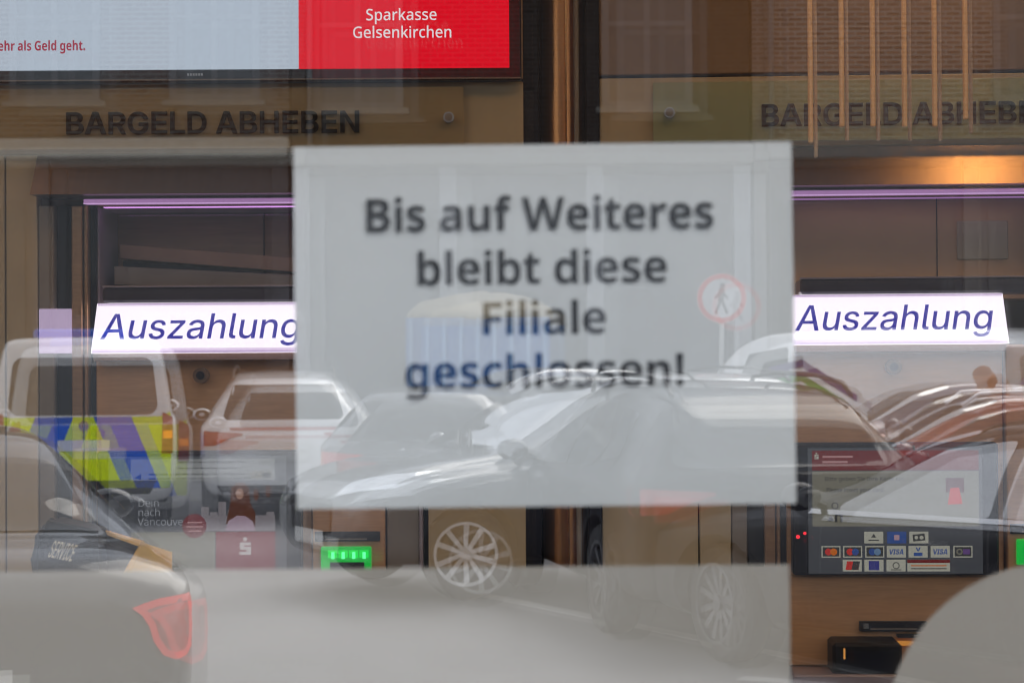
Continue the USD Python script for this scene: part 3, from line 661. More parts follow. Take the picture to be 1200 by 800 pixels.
def house(label, px0, px1, brick, storeys, ledge_px, wins, shop, shop_glass, post):
    D = 33.0; s = D / FPX
    x0, x1 = street(px0, D)[0], street(px1, D)[0]; yf = street(600, D)[1]
    t = thing('brick_house', label, 'house', ((x0 + x1) / 2, yf, 0.12)); W = x1 - x0; h = W / 2
    zl = 1.5 + (432 - ledge_px) * s
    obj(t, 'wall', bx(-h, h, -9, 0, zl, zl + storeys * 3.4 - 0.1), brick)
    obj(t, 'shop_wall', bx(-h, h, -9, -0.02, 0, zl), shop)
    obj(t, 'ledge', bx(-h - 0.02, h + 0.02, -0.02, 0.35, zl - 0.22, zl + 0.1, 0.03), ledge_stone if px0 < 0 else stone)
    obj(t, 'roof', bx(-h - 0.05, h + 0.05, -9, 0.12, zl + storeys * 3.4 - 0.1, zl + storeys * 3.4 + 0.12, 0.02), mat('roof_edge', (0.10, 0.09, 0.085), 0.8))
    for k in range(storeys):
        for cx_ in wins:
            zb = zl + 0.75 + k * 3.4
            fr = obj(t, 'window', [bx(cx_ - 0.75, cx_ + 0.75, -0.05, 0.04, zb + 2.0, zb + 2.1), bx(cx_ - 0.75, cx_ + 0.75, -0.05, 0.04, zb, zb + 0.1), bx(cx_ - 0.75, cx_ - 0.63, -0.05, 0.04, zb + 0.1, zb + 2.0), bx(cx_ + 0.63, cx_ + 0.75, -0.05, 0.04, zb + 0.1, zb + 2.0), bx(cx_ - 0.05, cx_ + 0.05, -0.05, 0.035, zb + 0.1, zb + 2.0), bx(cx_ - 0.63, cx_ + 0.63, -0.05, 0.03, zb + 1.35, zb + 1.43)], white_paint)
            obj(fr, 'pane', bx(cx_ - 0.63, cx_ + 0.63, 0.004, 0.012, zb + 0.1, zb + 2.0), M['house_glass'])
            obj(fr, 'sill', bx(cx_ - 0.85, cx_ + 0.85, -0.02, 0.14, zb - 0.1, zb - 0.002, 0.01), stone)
    n = 3
    for k in range(n + 1):
        xx = -h + 0.14 + k * (W - 0.28) / n
        obj(t, 'shop_pillar', bx(xx - 0.14, xx + 0.14, -0.02, 0.1, 0, zl - 0.23, 0.01), post)
    for k in range(n):
        xa = -h + 0.28 + 0.14 + k * (W - 0.28) / n; xb = -h + 0.14 + (k + 1) * (W - 0.28) / n - 0.28
        obj(t, 'shop_pane', bx(xa, xb, -0.02, 0.03, 0.6, zl - 0.9), shop_glass)
    for k in (1,):
        obj(t, 'drain_pipe', cyl([-h + 0.3, 0.09, zl + 0.1], [-h + 0.3, 0.09, zl + storeys * 3.4], 0.05, 10), mat('weathered_zinc', (0.07, 0.07, 0.075), 0.6), smooth=40)
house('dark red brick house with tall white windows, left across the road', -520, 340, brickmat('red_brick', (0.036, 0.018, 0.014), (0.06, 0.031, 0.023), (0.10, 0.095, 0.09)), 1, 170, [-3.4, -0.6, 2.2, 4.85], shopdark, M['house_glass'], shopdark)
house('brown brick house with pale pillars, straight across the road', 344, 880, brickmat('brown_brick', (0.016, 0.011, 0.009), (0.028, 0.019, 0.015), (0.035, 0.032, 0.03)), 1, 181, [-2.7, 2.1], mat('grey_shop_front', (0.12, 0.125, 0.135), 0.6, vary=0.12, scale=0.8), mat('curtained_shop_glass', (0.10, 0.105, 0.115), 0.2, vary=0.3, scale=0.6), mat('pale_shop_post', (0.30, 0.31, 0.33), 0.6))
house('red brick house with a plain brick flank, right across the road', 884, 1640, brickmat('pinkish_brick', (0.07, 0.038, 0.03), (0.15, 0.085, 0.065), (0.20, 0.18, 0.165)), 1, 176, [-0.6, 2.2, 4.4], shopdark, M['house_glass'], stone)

# ------------------------------------------------------------------ cars
TEMPLATES = {
    'suv': (4.4, 1.84, 1.6, [(0, .40, .62, .72, .52, .60, .46), (.03, .36, .66, .78, .64, .70, .56), (.14, .28, .74, .87, .77, .83, .70), (.6, .24, .86, 1.0, .87, .90, .76), (1.15, .23, .93, 1.07, .88, .915, .74), (1.45, .23, .94, 1.22, .88, .92, .69), (2.0, .23, .96, 1.52, .88, .92, .61), (2.4, .23, .97, 1.60, .88, .92, .59), (3.2, .23, .99, 1.585, .88, .92, .585), (3.8, .23, 1.01, 1.52, .88, .915, .575), (4.08, .25, 1.01, 1.38, .87, .90, .585), (4.28, .28, 1.0, 1.12, .84, .87, .64), (4.36, .34, .94, 1.04, .76, .82, .64), (4.4, .42, .84, .94, .62, .70, .54)]),
    'sedan': (4.6, 1.82, 1.42, [(0, .36, .54, .63, .5, .58, .45), (.03, .32, .58, .68, .62, .68, .54), (.12, .25, .65, .76, .75, .81, .67), (.6, .2, .76, .88, .86, .9, .74), (1.2, .19, .85, .97, .88, .91, .74), (1.5, .19, .87, 1.05, .88, .91, .70), (2.1, .19, .88, 1.34, .88, .91, .59), (2.55, .19, .89, 1.42, .88, .91, .56), (3.1, .19, .91, 1.40, .88, .91, .56), (3.7, .19, .93, 1.20, .88, .9, .61), (4.0, .2, .94, 1.07, .87, .89, .68), (4.4, .24, .92, 1.03, .83, .86, .71), (4.56, .3, .82, .95, .72, .78, .63), (4.6, .4, .74, .87, .58, .65, .52)]),
    'estate': (4.6, 1.83, 1.48, [(0, .36, .54, .63, .5, .58, .45), (.03, .32, .58, .68, .62, .68, .54), (.12, .25, .65, .76, .75, .81, .67), (.6, .2, .77, .90, .86, .9, .74), (1.2, .19, .86, .99, .88, .91, .74), (1.5, .19, .88, 1.09, .88, .91, .70), (2.1, .19, .90, 1.40, .88, .91, .60), (2.5, .19, .91, 1.48, .88, .91, .58), (3.4, .19, .93, 1.47, .88, .91, .57), (4.0, .2, .95, 1.42, .87, .9, .57), (4.3, .22, .96, 1.24, .85, .88, .60), (4.48, .28, .93, 1.03, .80, .84, .65), (4.57, .34, .86, .97, .70, .76, .61), (4.6, .42, .78, .88, .58, .65, .52)]),
    'van': (4.9, 1.9, 1.97, [(0, .42, .75, .87, .58, .68, .5), (.03, .38, .80, .93, .7, .78, .6), (.14, .27, .88, 1.03, .82, .88, .7), (.6, .22, 1.0, 1.18, .92, .95, .78), (.95, .22, 1.05, 1.36, .93, .95, .76), (1.6, .22, 1.08, 1.86, .93, .95, .77), (2.0, .22, 1.1, 1.95, .93, .95, .79), (3.5, .22, 1.12, 1.97, .93, .95, .80), (4.55, .22, 1.12, 1.96, .93, .95, .79), (4.74, .24, 1.12, 1.92, .92, .945, .77), (4.83, .3, 1.12, 1.74, .90, .93, .755), (4.88, .36, 1.10, 1.26, .84, .89, .78), (4.9, .45, 1.0, 1.12, .74, .80, .68)]),
}
def chaikin(p):
    q = [p[0]]
    for a, b in zip(p[:-1], p[1:]): q += [0.75 * a + 0.25 * b, 0.25 * a + 0.75 * b]
    return np.array(q + [p[-1]])

class CarShape:
    def __init__(self, style, L, W, H):
        L0, W0, H0, rows = TEMPLATES[style]; R = np.array(rows) * [L / L0, H / H0, H / H0, H / H0, W / W0, W / W0, W / W0]
        s = np.linspace(0, 1, 110); xs = L * (0.5 - 0.5 * np.cos(np.pi * s)) * 0.45 + L * s * 0.55
        vals = np.stack([PchipInterpolator(R[:, 0], R[:, k])(xs) for k in range(1, 7)], 1)
        rings = []
        for x, (zl, zb, zt, wl, wb, wt) in zip(xs, vals):
            g = zt - zb; r = min(g, 0.22)
            half = np.array([(0, zl), (wl * 0.8, zl), (wl, zl + 0.08), ((wl + wb) / 2 + 0.025, (zl + zb) / 2), (wb + 0.004, zb - 0.10), (wb, zb), (wb - 0.035, zb + 0.12 * r + 0.004), (wb + (wt - wb) * 0.5, zb + g * 0.5), (wt + 0.012, zt - 0.34 * r), (wt * 0.90, zt - 0.07 * r), (wt * 0.5, zt - 0.004), (0, zt)])
            half = chaikin(chaikin(half))
            rings.append(np.c_[np.full(len(half), x), half])
        self.half = np.array(rings); n, m = self.half.shape[:2]
        full = np.concatenate([self.half, self.half[:, -2:0:-1] * [1, -1, 1]], 1); k = full.shape[1]
        v = full.reshape(-1, 3); f = []
        for i in range(n - 1):
            for j in range(k):
                a, b, c_, d_ = i * k + j, i * k + (j + 1) % k, (i + 1) * k + (j + 1) % k, (i + 1) * k + j
                f += [[a, b, c_], [a, c_, d_]]
        v = np.vstack([v, full[0].mean(0), full[-1].mean(0)]); c0, c1 = len(v) - 2, len(v) - 1
        for j in range(k):
            f += [[c0, (j + 1) % k, j], [c1, (n - 1) * k + j, (n - 1) * k + (j + 1) % k]]
        self.mesh = trimesh.Trimesh(v, f, process=False)
        if self.mesh.volume < 0: self.mesh.invert()
        self.L, self.W, self.H = L, W, H; self.ip = {}
        self.n = self.mesh.vertex_normals
    def surf(self, kind):
        if kind not in self.ip:
            v, n = self.mesh.vertices, self.n
            if kind == 'side': k = (n[:, 1] > 0.12) & (v[:, 1] > 0.05); self.ip[kind] = LinearNDInterpolator(v[k][:, [0, 2]], v[k][:, 1])
            if kind == 'top': k = n[:, 2] > 0.12; self.ip[kind] = LinearNDInterpolator(v[k][:, :2] + rng.normal(0, 1e-6, (k.sum(), 2)), v[k][:, 2])
            if kind == 'rear': k = (n[:, 0] > 0.08) & (v[:, 0] > 0.6 * self.L); self.ip[kind] = LinearNDInterpolator(v[k][:, 1:], v[k][:, 0])
            if kind == 'front': k = (n[:, 0] < -0.12) & (v[:, 0] < 0.4 * self.L) & (v[:, 2] < 0.66 * self.H); self.ip[kind] = LinearNDInterpolator(v[k][:, 1:], v[k][:, 0])
        return self.ip[kind]
    def panel(self, kind, shape, lift=0.005, flip=False, step=0.06):
        """A thin panel lying on the body; shape in (x, z) for side, (x, y) for top, (y, z) for rear and front."""
        out = []
        for g in geoms(shape):
            v, f = trimesh.creation.triangulate_polygon(g, engine='earcut'); v, f = trimesh.remesh.subdivide_to_size(np.c_[v, np.zeros(len(v))], f, step)
            h = self.surf(kind)(v[:, :2]); ok = np.isfinite(h)
            f = f[ok[f].all(1)]
            if not len(f): continue
            h = np.nan_to_num(h)
            if kind == 'side': P = np.c_[v[:, 0], (h + lift) * (-1 if flip else 1), v[:, 1]]; want = [0, -1 if flip else 1, 0]
            if kind == 'top': P = np.c_[v[:, :2], h + lift]; want = [0, 0, 1]
            if kind == 'rear': P = np.c_[h + lift, v[:, :2]]; want = [1, 0, 0]
            if kind == 'front': P = np.c_[h - lift, v[:, :2]]; want = [-1, 0, 0]
            m = trimesh.Trimesh(P, f, process=False)
            if (m.face_normals @ want).sum() < 0: m.invert()
            out.append(m)
        return trimesh.util.concatenate(out) if out else None

def wheel_parts(R, spokes, w=0.2):
    prof = [(R * 0.70, -w / 2), (R * 0.93, -w / 2), (R, -w / 2 + 0.03), (R, w / 2 - 0.03), (R * 0.93, w / 2), (R * 0.70, w / 2), (R * 0.66, w / 2 - 0.02), (R * 0.66, -w / 2 + 0.02), (R * 0.70, -w / 2)]
    tyre = trimesh.creation.revolve(np.array(prof), sections=40)
    rim = [trimesh.creation.annulus(R * 0.64, R * 0.70, 0.05, sections=40), trimesh.creation.cylinder(R * 0.13, 0.05, sections=20)]
    rim[0].apply_translation((0, 0, w / 2 - 0.02)); rim[1].apply_translation((0, 0, w / 2 - 0.035))
    for k in range(spokes):
        for off in (-0.10, 0.10):
            a = 2 * math.pi * k / spokes
            b = trimesh.convex.convex_hull([[R * 0.1, off * R * 0.35 + sx * 0.014, z] for sx in (-1, 1) for z in (w / 2 - 0.06, w / 2 - 0.03)] + [[R * 0.67, off * R * 1.9 + sx * 0.020, z] for sx in (-1, 1) for z in (w / 2 - 0.04, w / 2 - 0.012)])
            b.apply_transform(trimesh.transformations.rotation_matrix(a, [0, 0, 1])); rim.append(b)
    disc = trimesh.creation.cylinder(R * 0.66, 0.02, sections=32); disc.apply_translation((0, 0, w / 2 - 0.11))
    return tyre, trimesh.util.concatenate(rim), disc

def sym(poly): return [poly, [(-a, b) for a, b in poly]]

def car(name, label, style, L, W, H, paint, px, d, head, cat='car', tail_shape=None, side_glass=None, panel_van=False, rim='rim', steer=0.0, spokes=5, R=0.33, lit=False, anchor='mid', rails=None, chrome=False, glass=None, glaze=None, extra=None, group=None, arches=True):
    """head: direction of travel as it looks in the mirror image (right, away). anchor: the point of the car that stands at column px and distance d."""
    sh = CarShape(style, L, W, H); hx, hy = head[0], -head[1]; k = math.hypot(hx, hy); hx, hy = hx / k, hy / k
    ang = math.atan2(-hy, -hx)                       # the car's local x runs from its nose to its tail
    ax = {'mid': L / 2, 'rear': L, 'front': 0.0, 'wheel': 0.19 * L}[anchor]
    p = street(px, d); org = p[:2] - np.array([math.cos(ang), math.sin(ang)]) * ax
    if anchor == 'wheel':                            # the wheel on the side that faces the window
        e = np.array([-math.sin(ang), math.cos(ang)]); org = org - e * (W / 2 - 0.1) * (1 if e @ (-p[:2]) > 0 else -1)
    t = thing(name, label, cat, (org[0], org[1], 0), math.degrees(ang), group)
    xf, xr = 0.19 * L, 0.80 * L
    man = manifold3d.Manifold(manifold3d.Mesh(sh.mesh.vertices.astype(np.float32), sh.mesh.faces.astype(np.uint32)))
    for x in (xf, xr):
        for s in (-1, 1):
            c_ = manifold3d.Manifold.cylinder(0.5, R + 0.055, R + 0.055, 40).rotate((90, 0, 0)).translate((x, s * (W / 2) + (0.28 if s > 0 else 0.22), R))
            man = man - c_
    gm = glass or M['carglass']; sm = M[side_glass] if side_glass else gm
    body = obj(t, 'body', man, paint, smooth=32)
    for x in (xf, xr):
        for s in (-1, 1):
            ty, rm, dc = wheel_parts(R, spokes)
            T = trimesh.transformations.rotation_matrix(-s * math.pi / 2, [1, 0, 0]); T[:3, 3] = [x, s * (W / 2 - 0.115), R]
            if steer and x == xf:
                T[:3, :3] = trimesh.transformations.rotation_matrix(math.radians(steer), [0, 0, 1])[:3, :3] @ T[:3, :3]
            for m_ in (ty, rm, dc): m_.apply_transform(T)
            wp = thing('wheel', parent=t)
            obj(wp, 'tyre', ty, M['tyre'], smooth=35); obj(wp, 'rim', rm, M[rim], smooth=30); obj(wp, 'brake_disc', dc, M['trim'])
    def pan(nm, kind, poly, m, both=False, lift=0.005, r=0.0, smooth=True, par=None):
        g = Polygon(poly) if not hasattr(poly, 'area') else poly
        if r: g = g.buffer(-r).buffer(r, quad_segs=5)
        out = None
        for fl in ((False, True) if both else (False,)):
            q = sh.panel(kind, g, lift, fl)
            if q is not None: out = obj(par or t, nm, q, m, smooth=smooth)
        return out
    h = lambda z: z * H; l = lambda x: x * L; hw = W / 2
    if style == 'van':
        pan('windscreen', 'top', [(l(.20), -.70 * hw), (l(.20), .70 * hw), (l(.325), .74 * hw), (l(.325), -.74 * hw)], gm, r=0.04)
        pan('side_window', 'side', [(l(.30), h(.60)), (l(.34), h(.86)), (l(.45), h(.90)), (l(.45), h(.60))], gm, True, r=0.04)
        if not panel_van: pan('side_window', 'side', [(l(.47), h(.60)), (l(.47), h(.90)), (l(.68), h(.90)), (l(.68), h(.60))], gm, True, r=0.05)
        if not panel_van: pan('side_window', 'side', [(l(.70), h(.60)), (l(.70), h(.90)), (l(.92), h(.89)), (l(.93), h(.60))], gm, True, r=0.05)
        pan('rear_window', 'rear', [(-.80 * hw, h(.585)), (.80 * hw, h(.585)), (.735 * hw, h(.885)), (-.735 * hw, h(.885))], gm, r=0.11)
        tl = [(.83 * hw, h(.38)), (.95 * hw, h(.38)), (.95 * hw, h(.57)), (.84 * hw, h(.60))]
        belt, lo = h(.56), h(.2)
    else:
        up = {'suv': (.275, .43, .80, .62, .93), 'sedan': (.31, .455, .80, .64, .93), 'estate': (.31, .455, .885, .64, .93)}[style]
        a0, a1, rear, zb, zt = up
        pan('windscreen', 'top', [(l(a0), -.73 * hw), (l(a0 - .012), 0), (l(a0), .73 * hw), (l(a1 + .055), .60 * hw), (l(a1 + .05), -.60 * hw)], M['screen_glass'], r=0.03)
        x3 = rear
        pan('side_window', 'side', [(l(a0 + .05), h(zb + .012)), (l(a1 + .02), h(zt - .04)), (l(a1 + .10), h(zt)), (l(.565), h(zt)), (l(.575), h(zb + .025))], sm, True, r=0.02)
        pan('side_window', 'side', [(l(.59), h(zb + .026)), (l(.58), h(zt)), (l(x3 - .12), h(zt - .01)), (l(x3 - .03), h(zb + .14)), (l(x3 - .055), h(zb + .04))], sm, True, r=0.025)
        if style != 'sedan':
            pan('side_window', 'side', [(l(x3 - .035), h(zb + .055)), (l(x3 - .012), h(zb + .15)), (l(x3 - .07), h(zt - .03)), (l(x3 + .02), h(zt - .06)), (l(x3 + .055), h(zb + .09))], gm, True, r=0.02)
            zr0, zr1 = h(.675), h(.905)
            pan('rear_window', 'rear', [(-.72 * hw, zr0), (.72 * hw, zr0), (.60 * hw, zr1), (-.60 * hw, zr1)], gm, r=0.05)
        else:
            pan('rear_window', 'top', [(l(.745), -.58 * hw), (l(.745), .58 * hw), (l(.865), .70 * hw), (l(.865), -.70 * hw)], gm, r=0.04)
        tl = {'suv': [(.40 * hw, h(.585)), (.97 * hw, h(.605)), (.97 * hw, h(.50)), (.78 * hw, h(.51)), (.62 * hw, h(.555))],
              'sedan': [(.45 * hw, h(.605)), (.97 * hw, h(.635)), (.97 * hw, h(.50)), (.76 * hw, h(.49)), (.60 * hw, h(.555))],
              'estate': [(.45 * hw, h(.595)), (.97 * hw, h(.62)), (.97 * hw, h(.50)), (.76 * hw, h(.49)), (.60 * hw, h(.55))]}[style]
        belt, lo = h(zb), h(.2)
    if tail_shape: tl = [(a * hw, h(b)) for a, b in tail_shape]
    for poly in sym(tl):
        q = pan('tail_lamp', 'rear', poly, M['tail_on'] if lit else M['tail'], lift=0.012, r=0.012)
        if lit and q:
            g = Polygon(poly); bar = g.difference(g.buffer(-0.022)) if lit == 'ring' else g.intersection(affinity.translate(g, 0, 0.055).symmetric_difference(g)).buffer(-0.004)
            pan('lit_bar', 'rear', bar, M['taillit'], lift=0.016, par=q)
    sgn = lambda s, pts: [(x, s * y) for x, y in pts]
    hl = {'van': [(.50, .44), (.88, .50), (.90, .58), (.55, .54)], 'suv': [(.45, .475), (.90, .52), (.92, .60), (.5, .545)], 'sedan': [(.45, .42), (.90, .47), (.92, .56), (.5, .495)], 'estate': [(.45, .42), (.90, .47), (.92, .56), (.5, .495)]}[style]
    for s in (-1, 1): pan('headlamp', 'front', [(s * a * hw, h(b)) for a, b in hl], M['lamp'], lift=0.012)
    pan('grille', 'front', [(-.38 * hw, h(.30)), (.38 * hw, h(.30)), (.42 * hw, h(.46)), (-.42 * hw, h(.46))], M['trim'], lift=0.008, r=0.02)
    pan('number_plate', 'front', sbox(-0.26, h(.24), 0.26, h(.24) + 0.11), M['plate'], lift=0.02)
    pan('number_plate', 'rear', sbox(-0.26, h(.40), 0.26, h(.40) + 0.11), M['plate'], lift=0.012)
    pan('bumper_insert', 'rear', [(-.70 * hw, h(.17)), (.70 * hw, h(.17)), (.78 * hw, h(.245)), (-.78 * hw, h(.245))], M['trim'], lift=0.01)
    pan('sill', 'side', [(xf + R + .07, h(.135)), (xr - R - .07, h(.135)), (xr - R - .07, h(.19)), (xf + R + .07, h(.19))], M['trim'], True)
    for x0, x1 in ((l(.335), l(.335) + .012), (l(.58), l(.58) + .012)):
        pan('door_gap', 'side', sbox(x0, h(.2), x1, belt), M['trim'], True, lift=0.003)
    for x0 in (l(.50), l(.735)):
        pan('door_handle', 'side', sbox(x0, belt - .11, x0 + .17, belt - .085), M['chrome'] if chrome else M['trim'], True, lift=0.022)
    if chrome: pan('chrome_strip', 'side', [(l(.33), belt - 0.005), (l(.33), belt + .018), (l(.80), belt + .045), (l(.80), belt + .022)], M['chrome'], True, lift=0.009)
    for s in (-1, 1):
        mr = trimesh.creation.icosphere(2, 1.0); mr.apply_scale((0.075, 0.115, 0.075)); mr.apply_translation((l(.345), s * (hw + 0.10), belt + 0.09))
        mp = obj(t, 'mirror', mr, paint, smooth=True)
        gl = trimesh.creation.cylinder(0.06, 0.01, sections=20); gl.apply_transform(trimesh.transformations.rotation_matrix(math.pi / 2, [0, 1, 0])); gl.apply_scale((1, 1.4, 0.9)); gl.apply_translation((l(.345) + 0.066, s * (hw + 0.10), belt + 0.09))
        obj(mp, 'mirror_glass', gl, M['carglass'])
        obj(mp, 'mirror_arm', cyl([l(.345), s * (hw - 0.08), belt + 0.03], [l(.345), s * (hw + 0.04), belt + 0.07], 0.018, 8), M['trim'])
    if rails:
        for s in (-1, 1):
            ys = s * 0.60 * hw; obj(t, 'roof_rail', tube([[l(.45), ys, h(.95)], [l(.48), ys, h(1.015)], [l(.6), ys, h(1.03)], [l(.75), ys, h(1.02)], [l(.86), ys, h(.99)], [l(.89), ys, h(.94)]], 0.016), M['chrome'] if rails == 'chrome' else M['trim'], smooth=50)
    for s in (-1, 1):
        obj(t, 'wiper', tube([[l(.255 if style != 'van' else .19), s * .1 * hw + .2, sh.surf('top')([[l(.255 if style != 'van' else .19), s * .1 * hw + .2]])[0] + 0.02], [l(.31 if style != 'van' else .25), s * .1 * hw - .25, sh.surf('top')([[l(.31 if style != 'van' else .25), s * .1 * hw - .25]])[0] + 0.02], [l(.315 if style != 'van' else .255), s * .1 * hw - .3, sh.surf('top')([[l(.315 if style != 'van' else .255), s * .1 * hw - .3]])[0] + 0.02]], 0.008), M['trim'])
    if extra: extra(t, sh, pan, h, l, hw)
    return t

def paint(name, c_, rough=0.28, metal=0.0): return mat(name, c_, rough, metal, coat=1.0)
silver, white_p, black_p, grey_p = paint('silver_paint', (0.50, 0.51, 0.53), 0.3, 0.6), paint('white_paint', (0.84, 0.84, 0.84)), mat('black_paint', (0.010, 0.010, 0.012), 0.22, spec=0.35), paint('dark_grey_paint', (0.06, 0.062, 0.068), 0.3, 0.4)
red_p = paint('dark_red_paint', (0.30, 0.05, 0.035)); dsilver = paint('graphite_paint', (0.07, 0.074, 0.082), 0.3, 0.5)

def police_marks(t, sh, pan, h, l, hw):
    yel, blu = mat('signal_yellow_film', (0.70, 0.86, 0.0), 0.4), mat('police_blue_film', (0.015, 0.11, 0.60), 0.4)
    z0, z1 = h(.20), h(.60)
    full = Polygon([(-.93 * hw, z0), (.93 * hw, z0), (.93 * hw, z1), (.80 * hw, h(.575)), (-.80 * hw, h(.575)), (-.93 * hw, z1)]).difference(Polygon([(-.83 * hw, h(.583)), (.83 * hw, h(.583)), (.735 * hw, h(.9)), (-.735 * hw, h(.9))]).buffer(0.012))
    stripes = []
    for k in range(0, 8):
        a = 0.06 + k * 0.80
        stripes += [Polygon([(a, z1 + .05), (a + .38, z1 + .05), (a + .38 + .34, z0), (a + .34, z0)]), Polygon([(-a, z1 + .05), (-a - .38, z1 + .05), (-a - .38 - .34, z0), (-a - .34, z0)])]
    B_ = full.intersection(unary_union(stripes))
    pan('yellow_stripe', 'rear', full.difference(B_), yel, lift=0.006)
    pan('blue_stripe', 'rear', B_, blu, lift=0.006)
    pan('blue_band', 'side', sbox(l(.1), h(.34), l(.93), h(.47)), blu, True, lift=0.006)
    pan('amber_lamp', 'rear', sbox(.845 * hw, h(.46), .945 * hw, h(.50)), M['amber'], lift=0.018)
    pan('amber_lamp', 'rear', sbox(-.945 * hw, h(.46), -.845 * hw, h(.50)), M['amber'], lift=0.018)
    pan('badge', 'rear', Point(0, h(.53)).buffer(0.05), M['chrome'], lift=0.014)
    obj(t, 'light_bar', bx(l(.42), l(.49), -.55 * hw, .55 * hw, h(.99), h(1.06), 0.03), mat('blue_lamp', (0.02, 0.1, 0.5), 0.1, coat=1.0))
    pan('door_gap', 'rear', sbox(-.006, h(.2), .006, h(.9)), M['trim'], lift=0.0075)

def rings(t, sh, pan, h, l, hw):
    for k in range(4):
        c_ = Point(-0.105 + k * 0.07, h(.60)).buffer(0.048, quad_segs=8); pan('badge_ring', 'rear', c_.difference(Point(-0.105 + k * 0.07, h(.60)).buffer(0.037, quad_segs=8)), M['chrome'], lift=0.014)
def red_line(t, sh, pan, h, l, hw):
    pan('red_light_band', 'rear', sbox(-.62 * hw, h(.605), .62 * hw, h(.625)), M['tail'], lift=0.012)
    pan('white_plate', 'rear', sbox(-.3, h(.47), .3, h(.53)), M['plate'], lift=0.014)

GLZ = M['carglass']
car('police_van', 'police van seen from behind, with yellow and blue diagonal stripes', 'van', 4.9, 1.9, 1.97, white_p, 98, 20.4, (-0.23, 1), cat='van', anchor='rear', extra=police_marks)
car('parked_car', 'white hatchback seen from behind, between the police van and the black estate car', 'suv', 4.3, 1.8, 1.6, white_p, 332, 21.0, (-0.10, 1), anchor='rear', extra=red_line, rails=True)
car('parked_car', 'dark estate car seen from behind, with a ring badge and lit tail lamps', 'estate', 4.6, 1.83, 1.46, dsilver, 487, 17.0, (0.10, 1), anchor='rear', extra=rings, lit=True)
car('parked_car', 'dark grey car facing left with its front wheel turned, in the middle of the street', 'suv', 4.35, 1.82, 1.52, dsilver, 545, 13.9, (-0.88, -0.47), anchor='wheel', steer=24, spokes=5, R=0.32, chrome=True)
car('parked_car', 'dark suv seen from behind at an angle, right of the middle of the street', 'suv', 4.5, 1.86, 1.52, black_p, 925, 11.4, (-0.20, 1), anchor='rear', spokes=5, rim='dark_rim', rails=True)
car('parked_car', 'black saloon car with a bright chrome window line, right front', 'sedan', 4.8, 1.86, 1.33, black_p, 852, 10.9, (-0.60, 0.80), anchor='wheel', spokes=6, steer=16, R=0.32, rim='dark_rim', side_glass='screen_glass', chrome=True)
car('parked_car', 'dark grey saloon at the lower left with its red tail lamp lit', 'sedan', 4.6, 1.82, 1.39, grey_p, -86, 6.2, (-0.36, 1), anchor='rear', lit='ring', tail_shape=[(.70, .604), (.74, .612), (.80, .621), (.93, .626), (.945, .60), (.945, .53), (.935, .50), (.91, .483), (.86, .478), (.81, .492), (.775, .525), (.76, .56), (.735, .586)])
car('parked_car', 'dark red car with bright roof rails, right edge of the street', 'estate', 4.5, 1.8, 1.37, red_p, 1150, 15.6, (-1, 0.10), anchor='mid', rails='chrome', chrome=True)
car('parked_car', 'dark saloon with a long bonnet facing left, behind the red car', 'sedan', 4.7, 1.82, 1.44, paint('blue_grey_paint', (0.13, 0.13, 0.17), 0.3, 0.3), 1085, 21.0, (-1, -0.15), anchor='mid')
car('parked_car', 'white estate car with a bright roof, behind the dark suv', 'estate', 4.6, 1.82, 1.56, white_p, 905, 19.0, (-0.5, 1), anchor='rear', rails=True)
car('parked_car', 'silver car with a rounded roof, behind the middle of the street', 'suv', 4.2, 1.8, 1.62, silver, 610, 23.0, (-0.9, -0.45), anchor='mid')
def van_stripes(t, sh, pan, h, l, hw):
    for k, nm in enumerate((('green_film', (0.06, 0.30, 0.05)), ('indigo_film', (0.07, 0.04, 0.2)))):
        m_ = mat(*nm, 0.4)
        for s in (0,):
            pan('stripe', 'rear', Polygon([(-.9 * hw, h(.62 + .07 * k)), (.1 * hw, h(.64 + .07 * k)), (.7 * hw, h(.50 + .07 * k)), (.7 * hw, h(.54 + .07 * k)), (.15 * hw, h(.68 + .07 * k)), (-.9 * hw, h(.66 + .07 * k))]), m_, lift=0.012)
            pan('stripe', 'side', Polygon([(l(.40), h(.66 + .08 * k)), (l(.49), h(.70 + .08 * k)), (l(.64), h(.50 + .08 * k)), (l(.64), h(.54 + .08 * k)), (l(.49), h(.745 + .08 * k)), (l(.40), h(.70 + .08 * k))]), m_, True, lift=0.012)
car('delivery_van', 'white van with green and violet stripes, far right of the street', 'van', 5.0, 1.95, 2.05, white_p, 985, 24.5, (-0.80, 0.60), cat='van', anchor='mid', extra=van_stripes, panel_van=True)
car('delivery_van', 'plain white panel van half hidden behind the man, right edge of the street', 'van', 5.2, 1.95, 2.1, white_p, 1170, 26.0, (0.90, 0.40), cat='van', anchor='mid', panel_van=True)

